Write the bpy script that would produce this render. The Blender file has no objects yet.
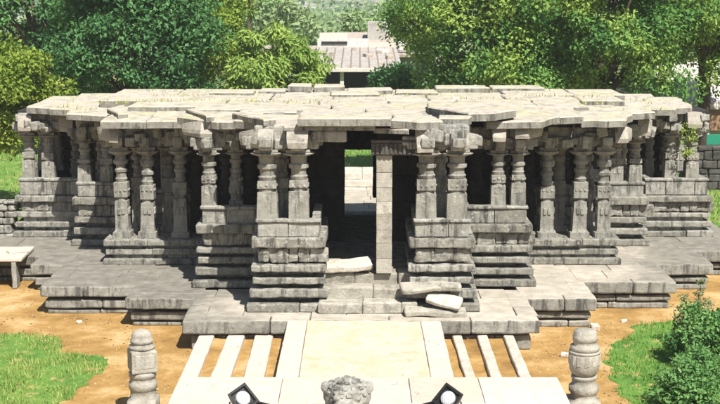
import bpy, math, random
from mathutils import Vector, Matrix, noise
R = random.Random(11)
S = bpy.context.scene
COL = S.collection
rad = math.radians

# ------------------------------------------------------------------ render / view
S.render.engine = 'CYCLES'
S.view_settings.view_transform = 'Standard'
S.view_settings.look = 'None'
S.view_settings.gamma = 1.0
S.view_settings.exposure = 1.2
try: S.view_settings.use_curve_mapping = False
except Exception: pass
S.cycles.max_bounces = 6
S.cycles.diffuse_bounces = 2
S.cycles.transparent_max_bounces = 8

# ------------------------------------------------------------------ node helpers
def mat(name):
    m = bpy.data.materials.new(name); m.use_nodes = True
    nt = m.node_tree; nt.nodes.clear()
    out = nt.nodes.new('ShaderNodeOutputMaterial')
    b = nt.nodes.new('ShaderNodeBsdfPrincipled')
    nt.links.new(b.outputs[0], out.inputs[0])
    b.inputs['Roughness'].default_value = 0.9
    try: b.inputs['Specular IOR Level'].default_value = 0.25
    except Exception: pass
    return m, nt, b, out
def nn(nt, t, **kw):
    n = nt.nodes.new(t)
    for k, v in kw.items(): setattr(n, k, v)
    return n
def pos(nt, sc=(1, 1, 1)):
    g = nn(nt, 'ShaderNodeNewGeometry'); mp = nn(nt, 'ShaderNodeMapping')
    mp.inputs['Scale'].default_value = sc
    nt.links.new(g.outputs['Position'], mp.inputs['Vector'])
    return mp.outputs[0]
def noi(nt, vec, scale, detail=5, rough=.6, dist=0):
    n = nn(nt, 'ShaderNodeTexNoise')
    n.inputs['Scale'].default_value = scale; n.inputs['Detail'].default_value = detail
    n.inputs['Roughness'].default_value = rough; n.inputs['Distortion'].default_value = dist
    nt.links.new(vec, n.inputs['Vector'])
    return n.outputs['Fac']
def ramp(nt, fac, stops):
    r = nn(nt, 'ShaderNodeValToRGB'); e = r.color_ramp.elements
    while len(e) < len(stops): e.new(.5)
    for i, (p, c) in enumerate(stops):
        e[i].position = p
        e[i].color = (*c, 1) if isinstance(c, tuple) else (c, c, c, 1)
    nt.links.new(fac, r.inputs[0])
    return r.outputs[0]
def mix(nt, fac, a, b, mode='MIX'):
    m = nn(nt, 'ShaderNodeMix', data_type='RGBA', blend_type=mode)
    for i, v in ((0, fac), (6, a), (7, b)):
        if isinstance(v, (int, float)): m.inputs[i].default_value = v
        elif isinstance(v, tuple): m.inputs[i].default_value = (*v, 1)
        else: nt.links.new(v, m.inputs[i])
    return m.outputs[2]
def mth(nt, op, a, b=0.0):
    m = nn(nt, 'ShaderNodeMath', operation=op, use_clamp=False)
    for i, v in ((0, a), (1, b)):
        if isinstance(v, (int, float)): m.inputs[i].default_value = v
        else: nt.links.new(v, m.inputs[i])
    return m.outputs[0]
def bump(nt, b, h, strength=.5, dist=.03):
    n = nn(nt, 'ShaderNodeBump'); n.inputs['Strength'].default_value = strength
    n.inputs['Distance'].default_value = dist
    nt.links.new(h, n.inputs['Height']); nt.links.new(n.outputs[0], b.inputs['Normal'])

def stone(name, base, light, dark, stain=.5, moss=None, streak=False, bs=.6, lichen=None, cracks=0.):
    """weathered stone: block-to-block tone, blotches, dark growth, pale lichen"""
    m, nt, b, out = mat(name)
    p = pos(nt)
    big = noi(nt, p, 1.1, 6, .62)
    mid = noi(nt, p, 4.7, 6, .66)
    fine = noi(nt, p, 23, 4, .7)
    g = nn(nt, 'ShaderNodeNewGeometry')
    c = mix(nt, ramp(nt, mid, [(.36, 0.), (.66, 1.)]), base, light)
    c = mix(nt, mth(nt, 'MULTIPLY', g.outputs['Random Per Island'], .6), c, tuple(x * .6 * w for x, w in zip(base, (1.04, 1., .93))))
    ps = pos(nt, (3.2, 3.2, .55)) if streak else pos(nt, (1.7, 1.7, 1.2))
    st = noi(nt, ps, 1.6, 7, .7, .3)
    c = mix(nt, mth(nt, 'MULTIPLY', ramp(nt, st, [(.50, 0.), (.62, 1.)]), stain), c, dark)
    if moss:
        mo = mth(nt, 'MULTIPLY', ramp(nt, noi(nt, pos(nt, (.5, 1.3, 1)), 1.5, 7, .68), [(.50, 0.), (.66, 1.)]), moss[1])
        c = mix(nt, mo, c, moss[0])
    if lichen:
        li = mth(nt, 'MULTIPLY', ramp(nt, noi(nt, pos(nt), 9., 5, .7), [(.58, 0.), (.64, 1.)]), .7)
        c = mix(nt, li, c, lichen)
    c = mix(nt, .35, c, ramp(nt, fine, [(.3, .35), (.7, 1.)]), 'MULTIPLY')
    if cracks:
        vo = nn(nt, 'ShaderNodeTexVoronoi', feature='DISTANCE_TO_EDGE'); vo.inputs['Scale'].default_value = 1.1
        wv = nn(nt, 'ShaderNodeVectorMath', operation='ADD'); nz = nn(nt, 'ShaderNodeTexNoise'); nz.inputs['Scale'].default_value = 2.5; nz.inputs['Detail'].default_value = 6
        sc = nn(nt, 'ShaderNodeVectorMath', operation='SCALE'); sc.inputs['Scale'].default_value = .5
        nt.links.new(p, nz.inputs['Vector']); nt.links.new(nz.outputs['Color'], sc.inputs[0]); nt.links.new(p, wv.inputs[0]); nt.links.new(sc.outputs[0], wv.inputs[1]); nt.links.new(wv.outputs[0], vo.inputs['Vector'])
        cr = mth(nt, 'MULTIPLY', ramp(nt, vo.outputs['Distance'], [(.0, 1.), (.012, 0.)]), mth(nt, 'MULTIPLY', ramp(nt, noi(nt, p, .7, 3), [(.5, 0.), (.6, 1.)]), cracks))
        c = mix(nt, cr, c, tuple(x * .4 for x in dark))
        dirt = mth(nt, 'MULTIPLY', ramp(nt, noi(nt, pos(nt, (1.6, .5, 1)), 1.3, 7, .7), [(.46, 0.), (.68, 1.)]), .6)
        c = mix(nt, dirt, c, dark)
    nt.links.new(c, b.inputs['Base Color'])
    h = mth(nt, 'ADD', mth(nt, 'MULTIPLY', mid, 1.), mth(nt, 'MULTIPLY', fine, .5))
    bump(nt, b, h, bs, .05)
    return m

M = {}
M['stone'] = stone('grey_stone', (.24, .234, .205), (.42, .405, .355), (.032, .032, .029), .75, streak=True, lichen=(.46, .44, .39))
M['pillar'] = stone('pillar_stone', (.26, .254, .222), (.45, .435, .38), (.045, .044, .039), .65, streak=True)
M['base'] = stone('plinth_stone', (.22, .213, .184), (.41, .39, .335), (.027, .027, .024), .75, streak=True, lichen=(.45, .42, .36))
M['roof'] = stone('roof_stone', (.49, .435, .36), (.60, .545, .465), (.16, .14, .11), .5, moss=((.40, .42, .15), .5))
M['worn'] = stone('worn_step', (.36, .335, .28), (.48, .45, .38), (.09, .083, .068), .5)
M['edge'] = stone('side_face_stone', (.22, .212, .182), (.38, .362, .315), (.04, .039, .034), .75, streak=True)  # darker than the tops, for side faces of slabs and courses
M['block'] = stone('bracket_block', (.38, .35, .295), (.50, .465, .40), (.12, .11, .09), .5)
M['cream'] = stone('cream_stone', (.50, .45, .375), (.62, .57, .49), (.30, .24, .17), .4)
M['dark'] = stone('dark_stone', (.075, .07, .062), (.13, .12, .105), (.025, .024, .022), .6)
M['inner_shade'] = stone('inner_shade_stone', (.028, .027, .026), (.055, .053, .05), (.012, .012, .012), .6)  # near black: the shade inside the hall is put into the stone colour
M['plaster'] = stone('plaster', (.40, .38, .34), (.48, .46, .42), (.22, .20, .18), .5)
M['ochreslab'] = stone('ochre_slab', (.57, .475, .355), (.64, .56, .455), (.48, .35, .21), .55, bs=.2, cracks=.7)
M['pink'] = stone('pale_slab', (.54, .475, .40), (.64, .57, .49), (.54, .43, .32), .35, bs=.2, cracks=.8)
M['post'] = stone('post_stone', (.37, .345, .29), (.50, .47, .40), (.16, .145, .12), .55)

def paving_mat():
    m, nt, b, out = mat('platform_paving')
    p = pos(nt)
    mid = noi(nt, p, 3., 6, .65); fine = noi(nt, p, 18, 4, .7)
    g = nn(nt, 'ShaderNodeNewGeometry')
    warm = mix(nt, ramp(nt, mid, [(.35, 0.), (.65, 1.)]), (.36, .32, .255), (.50, .45, .375))
    grey = mix(nt, ramp(nt, mid, [(.35, 0.), (.65, 1.)]), (.085, .081, .069), (.19, .182, .155))
    sx = nn(nt, 'ShaderNodeSeparateXYZ'); nt.links.new(p, sx.inputs[0])
    # a greyer tone covers the western arm of the terrace and the far eastern arm
    wob = mth(nt, 'MULTIPLY', mth(nt, 'SUBTRACT', noi(nt, p, .9, 5, .6), .5), 5.)
    f = ramp(nt, mth(nt, 'ADD', mth(nt, 'MULTIPLY', mth(nt, 'ADD', sx.outputs[0], wob), -.33), -.75), [(0., 0.), (.55, .8)])
    f2 = ramp(nt, mth(nt, 'ADD', mth(nt, 'MULTIPLY', mth(nt, 'ADD', sx.outputs[0], wob), .30), -1.9), [(0., 0.), (.7, .75)])
    c = mix(nt, f, warm, grey); c = mix(nt, f2, c, grey)
    c = mix(nt, mth(nt, 'MULTIPLY', g.outputs['Random Per Island'], .3), c, (.2, .18, .15))
    c = mix(nt, .3, c, ramp(nt, fine, [(.3, .4), (.7, 1.)]), 'MULTIPLY')
    nt.links.new(c, b.inputs['Base Color'])
    bump(nt, b, mth(nt, 'ADD', mid, mth(nt, 'MULTIPLY', fine, .4)), .5, .04)
    return m
M['paving'] = paving_mat()

def ground_mat():
    m, nt, b, out = mat('ochre_earth')
    p = pos(nt)
    a = noi(nt, p, .8, 8, .65); f = noi(nt, p, 9, 6, .7); ff = noi(nt, p, 60, 3, .7)
    c = ramp(nt, a, [(.34, (.24, .135, .04)), (.5, (.38, .23, .075)), (.66, (.55, .385, .19))])
    c = mix(nt, .55, c, ramp(nt, f, [(.3, (.55, .5, .42)), (.7, (1., 1., 1.))]), 'MULTIPLY')
    c = mix(nt, ramp(nt, ff, [(.66, 0.), (.72, .6)]), c, (.55, .47, .36))
    # far country beyond the temple yard: scrub green and dust
    sx = nn(nt, 'ShaderNodeSeparateXYZ'); nt.links.new(p, sx.inputs[0])
    far = ramp(nt, mth(nt, 'MULTIPLY', mth(nt, 'ADD', sx.outputs[1], mth(nt, 'MULTIPLY', a, 12.)), .01), [(.50, 0.), (.56, 1.)])
    scrub = ramp(nt, noi(nt, p, .12, 7, .7), [(.35, (.05, .11, .025)), (.55, (.12, .17, .05)), (.7, (.33, .28, .18))])
    c = mix(nt, far, c, scrub)
    nt.links.new(c, b.inputs['Base Color'])
    bump(nt, b, mth(nt, 'ADD', f, mth(nt, 'MULTIPLY', ff, .4)), .6, .04)
    return m
M['ground'] = ground_mat()

def lawn_mat():
    m, nt, b, out = mat('lawn')
    p = pos(nt)
    a = noi(nt, p, 1.4, 7, .65); f = noi(nt, p, 20, 4, .7)
    c = ramp(nt, a, [(.3, (.06, .16, .025)), (.55, (.13, .25, .04)), (.75, (.30, .33, .10))])
    c = mix(nt, .5, c, ramp(nt, f, [(.3, .45), (.7, 1.)]), 'MULTIPLY')
    c = mix(nt, ramp(nt, noi(nt, p, 2.3, 6, .7), [(.56, 0.), (.62, .85)]), c, (.40, .28, .12))
    nt.links.new(c, b.inputs['Base Color']); bump(nt, b, f, .8, .04)
    return m
M['lawn'] = lawn_mat()

def leaf_mat(name, lo, hi, cl=.35, trans=.35, patch=None):
    m, nt, b, out = mat(name)
    g = nn(nt, 'ShaderNodeNewGeometry')
    p = pos(nt)
    f = mth(nt, 'ADD', mth(nt, 'MULTIPLY', g.outputs['Random Per Island'], .55), mth(nt, 'MULTIPLY', ramp(nt, noi(nt, p, cl, 4, .6), [(.35, 0.), (.65, 1.)]), .45))
    c = mix(nt, f, lo, hi)
    if patch:
        c = mix(nt, ramp(nt, noi(nt, p, patch[1], 3, .6), [(.48, 0.), (.6, 1.)]), c, patch[0])
    nt.links.new(c, b.inputs['Base Color'])
    b.inputs['Roughness'].default_value = .6
    tr = nn(nt, 'ShaderNodeBsdfTranslucent'); nt.links.new(mix(nt, .4, c, (.22, .34, .03)), tr.inputs['Color'])
    ms = nn(nt, 'ShaderNodeMixShader'); ms.inputs[0].default_value = trans
    nt.links.new(b.outputs[0], ms.inputs[1]); nt.links.new(tr.outputs[0], ms.inputs[2])
    nt.links.new(ms.outputs[0], out.inputs[0])
    return m
M['leaf_a'] = leaf_mat('leaf_teal', (.024, .10, .04), (.15, .32, .10))
M['leaf_b'] = leaf_mat('leaf_green', (.024, .12, .03), (.20, .37, .08), patch=((.28, .40, .08), .45))
M['leaf_c'] = leaf_mat('leaf_bright', (.12, .24, .04), (.38, .47, .11))
M['leaf_d'] = leaf_mat('leaf_yellowgreen', (.05, .15, .02), (.31, .37, .05))
M['leaf_e'] = leaf_mat('leaf_bush', (.04, .16, .04), (.22, .38, .12), 1.5)
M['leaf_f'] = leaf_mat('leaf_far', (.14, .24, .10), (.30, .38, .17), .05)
M['leaf_g'] = leaf_mat('leaf_weed', (.10, .15, .06), (.25, .30, .16), 1.5)
M['blade'] = leaf_mat('grass_blade', (.07, .20, .03), (.22, .38, .08), .9, .3)
M['bladeY'] = leaf_mat('grass_blade_pale', (.18, .27, .05), (.38, .44, .13), .9, .3)
M['dry'] = leaf_mat('dry_grass', (.26, .27, .09), (.42, .42, .17), 1., .3)

def plain(name, col, rough=.8, metal=0., var=.2):
    m, nt, b, out = mat(name)
    p = pos(nt)
    c = mix(nt, ramp(nt, noi(nt, p, 6., 5, .65), [(.3, 0.), (.7, 1.)]), tuple(x * (1 - var) for x in col), col)
    nt.links.new(c, b.inputs['Base Color'])
    b.inputs['Roughness'].default_value = rough; b.inputs['Metallic'].default_value = metal
    return m
M['bark'] = plain('bark', (.12, .09, .065), .95, 0, .5)
M['black'] = plain('black_metal', (.018, .018, .018), .45, 0, .3)
M['chrome'] = plain('reflector', (.75, .76, .76), .35, .6, .1)
M['white'] = plain('whitewash', (.62, .59, .54), .8, 0, .4)
M['sheet'] = plain('pale_sheet_roof', (.44, .40, .355), .7, 0, .45)
def seams(m):
    nt = m.node_tree; b = [n for n in nt.nodes if n.type == 'BSDF_PRINCIPLED'][0]; l = b.inputs['Base Color'].links[0].from_socket
    p = pos(nt); w = nn(nt, 'ShaderNodeTexWave', bands_direction='X'); w.inputs['Scale'].default_value = .55; w.inputs['Distortion'].default_value = .4; nt.links.new(p, w.inputs['Vector'])
    c = mix(nt, ramp(nt, w.outputs['Fac'], [(.04, .75), (.12, 0.)]), l, (.12, .10, .085)); c = mix(nt, ramp(nt, noi(nt, p, .9, 6, .7), [(.5, 0.), (.62, .6)]), c, (.26, .20, .15))
    nt.links.new(c, b.inputs['Base Color'])
seams(M['sheet'])
M['brown'] = plain('brown_roof', (.42, .35, .29), .9, 0, .35)
M['thatch'] = plain('thatch', (.42, .30, .17), .95, 0, .4)
M['brick'] = plain('brick_face', (.34, .20, .12), .9, 0, .4)
M['grit'] = plain('grit', (.46, .36, .22), .95, 0, .5)
M['void'] = plain('dark_interior', (.03, .028, .026), .9, 0, .2)
M['green'] = plain('green_board', (.02, .22, .13), .6, 0, .15)
M['mud'] = plain('pale_mud_wall', (.58, .52, .45), .9, 0, .25)
def glass_mat():
    m, nt, b, out = mat('lamp_glass')
    b.inputs['Base Color'].default_value = (.42, .44, .44, 1); b.inputs['Roughness'].default_value = .12
    b.inputs['Specular IOR Level'].default_value = .6
    w = nn(nt, 'ShaderNodeTexWave'); w.inputs['Scale'].default_value = 9; nt.links.new(pos(nt), w.inputs['Vector'])
    bump(nt, b, w.outputs['Fac'], .25, .01)
    return m
M['glass'] = glass_mat()
def tile_mat():
    m, nt, b, out = mat('roof_tiles')
    w = nn(nt, 'ShaderNodeTexWave', bands_direction='X'); w.inputs['Scale'].default_value = 2.2; w.inputs['Distortion'].default_value = 1.
    p = pos(nt); nt.links.new(p, w.inputs['Vector'])
    c = mix(nt, ramp(nt, noi(nt, p, 3., 6, .7), [(.35, 0.), (.65, 1.)]), (.36, .31, .27), (.60, .55, .50))
    nt.links.new(c, b.inputs['Base Color']); bump(nt, b, w.outputs['Fac'], .6, .06)
    return m
M['tiles'] = tile_mat()

# ------------------------------------------------------------------ mesh builder
class MB:
    def __init__(s): s.v = []; s.f = []; s.sm = []; s.mi = []
    def add(s, vs, fs, smooth=False, mi=None):
        o = len(s.v); s.v += [tuple(v) for v in vs]
        s.f += [tuple(i + o for i in f) for f in fs]; s.sm += [smooth] * len(fs); s.mi += mi if mi else [0] * len(fs)
    def rock(s, c, d, rz=0., seg=.3, bev=.025, amp=.012, tilt=(0, 0), fr=2.2):
        """a worn block: centre c, full size d, softened edges, uneven faces"""
        h = [x / 2 for x in d]
        lines = []
        for a in range(3):
            b = min(bev, h[a] * .5); n = max(1, int(round((d[a] - 2 * b) / seg)))
            if d[a] < .16: n = 1
            lines.append([-h[a]] + [-h[a] + b + (d[a] - 2 * b) * i / n for i in range(n + 1)] + [h[a]])
        N = [len(l) for l in lines]
        idx = {}; vs = []; fs = []
        rot = Matrix.Rotation(rz, 3, 'Z') @ Matrix.Rotation(tilt[0], 3, 'X') @ Matrix.Rotation(tilt[1], 3, 'Y')
        sd = Vector((R.uniform(-50, 50), R.uniform(-50, 50), R.uniform(-50, 50)))
        C = Vector(c)
        def V(i, j, k):
            key = (i, j, k)
            if key in idx: return idx[key]
            p = [lines[0][i], lines[1][j], lines[2][k]]
            ex = [a for a, q in enumerate((i, j, k)) if q in (0, N[a] - 1)]
            if len(ex) > 1:
                pull = .30 if len(ex) == 2 else .45
                for a in ex:
                    b = min(bev, h[a] * .5); p[a] -= math.copysign(b * pull, p[a])
            P = Vector(p)
            if amp:
                nv = noise.noise_vector(P * fr + sd) + .5 * noise.noise_vector(P * fr * 3.1 + sd)
                P = P + nv * amp
            vs.append(rot @ P + C); idx[key] = len(vs) - 1
            return idx[key]
        X, Y, Z = N[0] - 1, N[1] - 1, N[2] - 1
        for i in range(X):
            for j in range(Y):
                fs.append((V(i, j, 0), V(i, j + 1, 0), V(i + 1, j + 1, 0), V(i + 1, j, 0)))
                fs.append((V(i, j, Z), V(i + 1, j, Z), V(i + 1, j + 1, Z), V(i, j + 1, Z)))
        for i in range(X):
            for k in range(Z):
                fs.append((V(i, 0, k), V(i + 1, 0, k), V(i + 1, 0, k + 1), V(i, 0, k + 1)))
                fs.append((V(i, Y, k), V(i, Y, k + 1), V(i + 1, Y, k + 1), V(i + 1, Y, k)))
        for j in range(Y):
            for k in range(Z):
                fs.append((V(0, j, k), V(0, j, k + 1), V(0, j + 1, k + 1), V(0, j + 1, k)))
                fs.append((V(X, j, k), V(X, j + 1, k), V(X, j + 1, k + 1), V(X, j, k + 1)))
        s.add(vs, fs, mi=[0] * (2 * X * Y) + [1] * (len(fs) - 2 * X * Y))
    def box(s, x0, x1, y0, y1, z0, z1, **k):
        k.setdefault('amp', 0.); k.setdefault('bev', .01); k.setdefault('seg', 9)
        s.rock(((x0 + x1) / 2, (y0 + y1) / 2, (z0 + z1) / 2), (x1 - x0, y1 - y0, z1 - z0), **k)
    def rocks_x(s, x0, x1, yf, dep, z0, z1, lo=.5, hi=1.1, jy=.02, jz=.008, gap=.008, **k):
        x = x0
        while x < x1 - 1e-4:
            w = R.uniform(lo, hi)
            if x1 - x - w < lo * .6: w = x1 - x
            e = R.uniform(-jy, jy); t = R.uniform(-jz, jz)
            s.rock((x + w / 2, yf + dep / 2 + e, (z0 + z1) / 2 + t / 2), (w - gap, dep, z1 - z0 + t), **k); x += w
    def rocks_y(s, xf, dep, y0, y1, z0, z1, lo=.5, hi=1.1, jx=.02, jz=.008, gap=.008, **k):
        y = y0
        while y < y1 - 1e-4:
            w = R.uniform(lo, hi)
            if y1 - y - w < lo * .6: w = y1 - y
            e = R.uniform(-jx, jx); t = R.uniform(-jz, jz)
            s.rock((xf + dep / 2 + e, y + w / 2, (z0 + z1) / 2 + t / 2), (dep, w - gap, z1 - z0 + t), **k); y += w
    def slab(s, pts, zt, th, step=.28, amp=.05, dz=(0, 0), bev=.03):
        """flat slab with a broken outline; z top = zt + dz . (x-x0, y-y0)"""
        P = []
        n = len(pts)
        for i in range(n):
            a, b = Vector(pts[i]), Vector(pts[(i + 1) % n]); L = (b - a).length; k = max(1, int(L / step))
            for j in range(k): P.append(a.lerp(b, j / k))
        cx = sum(p.x for p in P) / len(P); cy = sum(p.y for p in P) / len(P)
        x0, y0 = pts[0]
        sd = Vector((R.uniform(-50, 50), R.uniform(-50, 50), 0))
        Q = []
        for p in P:
            q = noise.noise_vector(Vector((p.x * 1.4, p.y * 1.4, 0)) + sd) + .6 * noise.noise_vector(Vector((p.x * 4, p.y * 4, 3)) + sd)
            Q.append(Vector((p.x + q.x * amp, p.y + q.y * amp)))
        N = len(Q)
        def zz(x, y, extra=0): return zt + dz[0] * (x - x0) + dz[1] * (y - y0) + extra
        vs = []; c = Vector((cx, cy))
        for q in Q: vs.append((q.x, q.y, zz(q.x, q.y, -th)))
        for q in Q: vs.append((q.x, q.y, zz(q.x, q.y, -bev)))
        for q in Q:
            d = (c - q).normalized() * bev * 1.2
            vs.append((q.x + d.x, q.y + d.y, zz(q.x + d.x, q.y + d.y)))
        for q in Q:   # inner ring, slightly uneven
            r = q.lerp(c, .45); vs.append((r.x, r.y, zz(r.x, r.y, R.uniform(-.015, .02))))
        vs.append((cx, cy, zz(cx, cy, R.uniform(-.01, .02)))); vs.append((cx, cy, zz(cx, cy, -th)))
        fs = []
        for i in range(N):
            j = (i + 1) % N
            fs += [(i, j, N + j, N + i), (N + i, N + j, 2 * N + j, 2 * N + i), (2 * N + i, 2 * N + j, 3 * N + j, 3 * N + i),
                   (3 * N + i, 3 * N + j, 4 * N), (j, i, 4 * N + 1)]
        s.add(vs, fs, mi=[1, 0, 0, 0, 1] * N)
    def rings(s, rings, n=16, c=(0, 0, 0), rz=0., smooth=True, jit=0.):
        """stack of cross-sections (z, radius, squareness 0 round .. 1 square)"""
        vs = []; fs = []
        for z, r, q in rings:
            for k in range(n):
                a = 2 * math.pi * k / n
                sq = 1 / max(abs(math.cos(a)), abs(math.sin(a)))
                rr = r * ((1 - q) + q * sq) * (1 + R.uniform(-jit, jit))
                vs.append((c[0] + rr * math.cos(a + rz), c[1] + rr * math.sin(a + rz), c[2] + z))
        m = len(rings)
        for i in range(m - 1):
            for k in range(n):
                j = (k + 1) % n
                fs.append((i * n + k, i * n + j, (i + 1) * n + j, (i + 1) * n + k))
        fs.append(tuple(range(n - 1, -1, -1))); fs.append(tuple((m - 1) * n + k for k in range(n)))
        s.add(vs, fs, smooth)
    def tube(s, pts, radii, n=8):
        vs = []; fs = []
        P = [Vector(p) for p in pts]
        for i, p in enumerate(P):
            d = (P[min(i + 1, len(P) - 1)] - P[max(i - 1, 0)]).normalized()
            a = d.orthogonal().normalized(); b = d.cross(a)
            for k in range(n):
                t = 2 * math.pi * k / n
                vs.append(p + (a * math.cos(t) + b * math.sin(t)) * radii[i])
        for i in range(len(P) - 1):
            for k in range(n):
                j = (k + 1) % n
                fs.append((i * n + k, i * n + j, (i + 1) * n + j, (i + 1) * n + k))
        fs.append(tuple(range(n - 1, -1, -1))); fs.append(tuple((len(P) - 1) * n + k for k in range(n)))
        s.add(vs, fs, True)
    def build(s, name, m, parent=None, side=None):
        me = bpy.data.meshes.new(name); me.from_pydata(s.v, [], s.f); me.update()
        me.polygons.foreach_set('use_smooth', s.sm)
        me.materials.append(m)
        if side: me.materials.append(side); me.polygons.foreach_set('material_index', s.mi)
        o = bpy.data.objects.new(name, me); COL.objects.link(o)
        if parent: o.parent = parent
        return o
def tag(o, label=None, cat=None, group=None, kind=None):
    if label: o['label'] = label
    if cat: o['category'] = cat
    if group: o['group'] = group
    if kind: o['kind'] = kind
    return o
def empty(name, loc=(0, 0, 0)):
    o = bpy.data.objects.new(name, None); COL.objects.link(o); o.location = loc
    return o

# ------------------------------------------------------------------ ground, hills
g = MB()
def gl(a, b, n): return [a + (b - a) * i / n for i in range(n + 1)]
g.add([(-900, -60, 0), (900, -60, 0), (900, 1500, 0), (-900, 1500, 0)], [(0, 1, 2, 3)])
tag(g.build('ground', M['ground']), kind='structure')

def hill():
    m, nt, b, out = mat('hillside')
    p = pos(nt)
    c = ramp(nt, noi(nt, p, .14, 9, .75), [(.40, (.07, .12, .06)), (.5, (.14, .18, .10)), (.55, (.30, .28, .25)), (.7, (.44, .41, .38))])
    nt.links.new(c, b.inputs['Base Color']); bump(nt, b, noi(nt, p, .08, 6, .7), 1., 4.)
    mb = MB(); nx, ny = 70, 26; vs = []; fs = []
    for j in range(ny + 1):
        for i in range(nx + 1):
            x = -420 + 840 * i / nx; y = 300 + 500 * j / ny
            t = max(0, min(1, j / ny * 1.25)); t = t * t * (3 - 2 * t)
            z = -1 + t * (52 + 22 * noise.noise(Vector((x * .006, 3, 0)))) + t * 7 * noise.fractal(Vector((x * .02, y * .02, 0)), 1., 2., 5)
            vs.append((x, y, z))
    for j in range(ny):
        for i in range(nx):
            a = j * (nx + 1) + i; fs.append((a, a + 1, a + nx + 2, a + nx + 1))
    mb.add(vs, fs, True)
    tag(mb.build('hill', m), kind='structure')
    return vs
hill_v = hill()

# ------------------------------------------------------------------ lawns
def outline_sheet(pts, z, name, m, amp=.25):
    P = []
    n = len(pts)
    for i in range(n):
        a, b = Vector(pts[i]), Vector(pts[(i + 1) % n]); k = max(1, int((b - a).length / .12))
        for j in range(k):
            p = a.lerp(b, j / k); q = noise.noise_vector(Vector((p.x * .9, p.y * .9, 7))) + .5 * noise.noise_vector(Vector((p.x * 3, p.y * 3, 7)))
            P.append((p.x + q.x * amp + R.uniform(-.07, .07), p.y + q.y * amp + R.uniform(-.07, .07), z))
    mb = MB(); mb.add(P, [tuple(range(len(P)))])
    tag(mb.build(name, m), kind='structure'); return [(p[0], p[1]) for p in P]
def inside(x, y, P):
    c = False; n = len(P); j = n - 1
    for i in range(n):
        if (P[i][1] > y) != (P[j][1] > y) and x < (P[j][0] - P[i][0]) * (y - P[i][1]) / (P[j][1] - P[i][1]) + P[i][0]: c = not c
        j = i
    return c
def grass(P, n, h, name, label_mat, w=.012, z=0.006, clump=0):
    xs = [p[0] for p in P]; ys = [p[1] for p in P]; mb = MB(); k = 0; vs = []; fs = []
    x0, x1, y0, y1 = min(xs) - .3, max(xs) + .3, min(ys) - .3, max(ys) + .3
    for _ in range(n):
        x, y = R.uniform(x0, x1), R.uniform(y0, y1)
        if not inside(x, y, P):
            if R.random() < .86 or not inside(x + R.uniform(-.35, .35), y + R.uniform(-.35, .35), P): continue
        d = noise.noise(Vector((x * 1.3, y * 1.3, 2)))
        if d < -.12 and R.random() < .75: continue
        hh = h * R.uniform(.5, 1.25) * (1 + .6 * d)
        a = R.uniform(0, 6.283); ca, sa = math.cos(a), math.sin(a); l = hh * R.uniform(.2, .8); b = R.uniform(0, 6.283)
        o = len(vs)
        vs += [(x - ca * w, y - sa * w, z), (x + ca * w, y + sa * w, z), (x + math.cos(b) * l, y + math.sin(b) * l, z + hh)]
        fs.append((o, o + 1, o + 2))
    mb.add(vs, fs)
    tag(mb.build(name, label_mat), kind='stuff')
L1 = outline_sheet([(-12, 30.6), (-8.1, 30.6), (-7.3, 30.1), (-6.8, 29.0), (-5.6, 28.3), (-5.75, 26.8), (-6.15, 24.4), (-6.6, 22.), (-12, 22.)], .006, 'lawn', M['lawn'])
L2 = outline_sheet([(5.15, 22.), (5.25, 25.3), (5.35, 27.), (5.9, 29.3), (6.8, 31.2), (8.0, 31.9), (12., 33.6), (14, 33.), (14, 22)], .006, 'lawn', M['lawn'])
L3 = outline_sheet([(-40, 46), (-10.7, 46), (-10.7, 56), (-12, 75), (-40, 75)], .006, 'lawn', M['lawn'])
L4 = outline_sheet([(11.2, 41.3), (12.9, 40.5), (22, 38.), (22, 52.8), (12.6, 52.8)], .006, 'lawn', M['lawn'])
L5 = outline_sheet([(-6, 57.5), (6, 57.5), (6, 75), (-6, 75)], .006, 'lawn', M['lawn'])
grass(L1, 26000, .09, 'grass', M['bladeY'])
grass(L2, 36000, .10, 'grass', M['blade'])
grass(L3, 16000, .16, 'grass', M['bladeY'], .03)
grass(L4, 9000, .16, 'grass', M['bladeY'], .03)
grass(L5, 5000, .16, 'grass', M['blade'], .03)
c = MB(); c.box(-9, 9, 49.2, 57.3, 0.002, .012)
tag(c.build('courtyard_paving', M['cream']), kind='structure')

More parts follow.
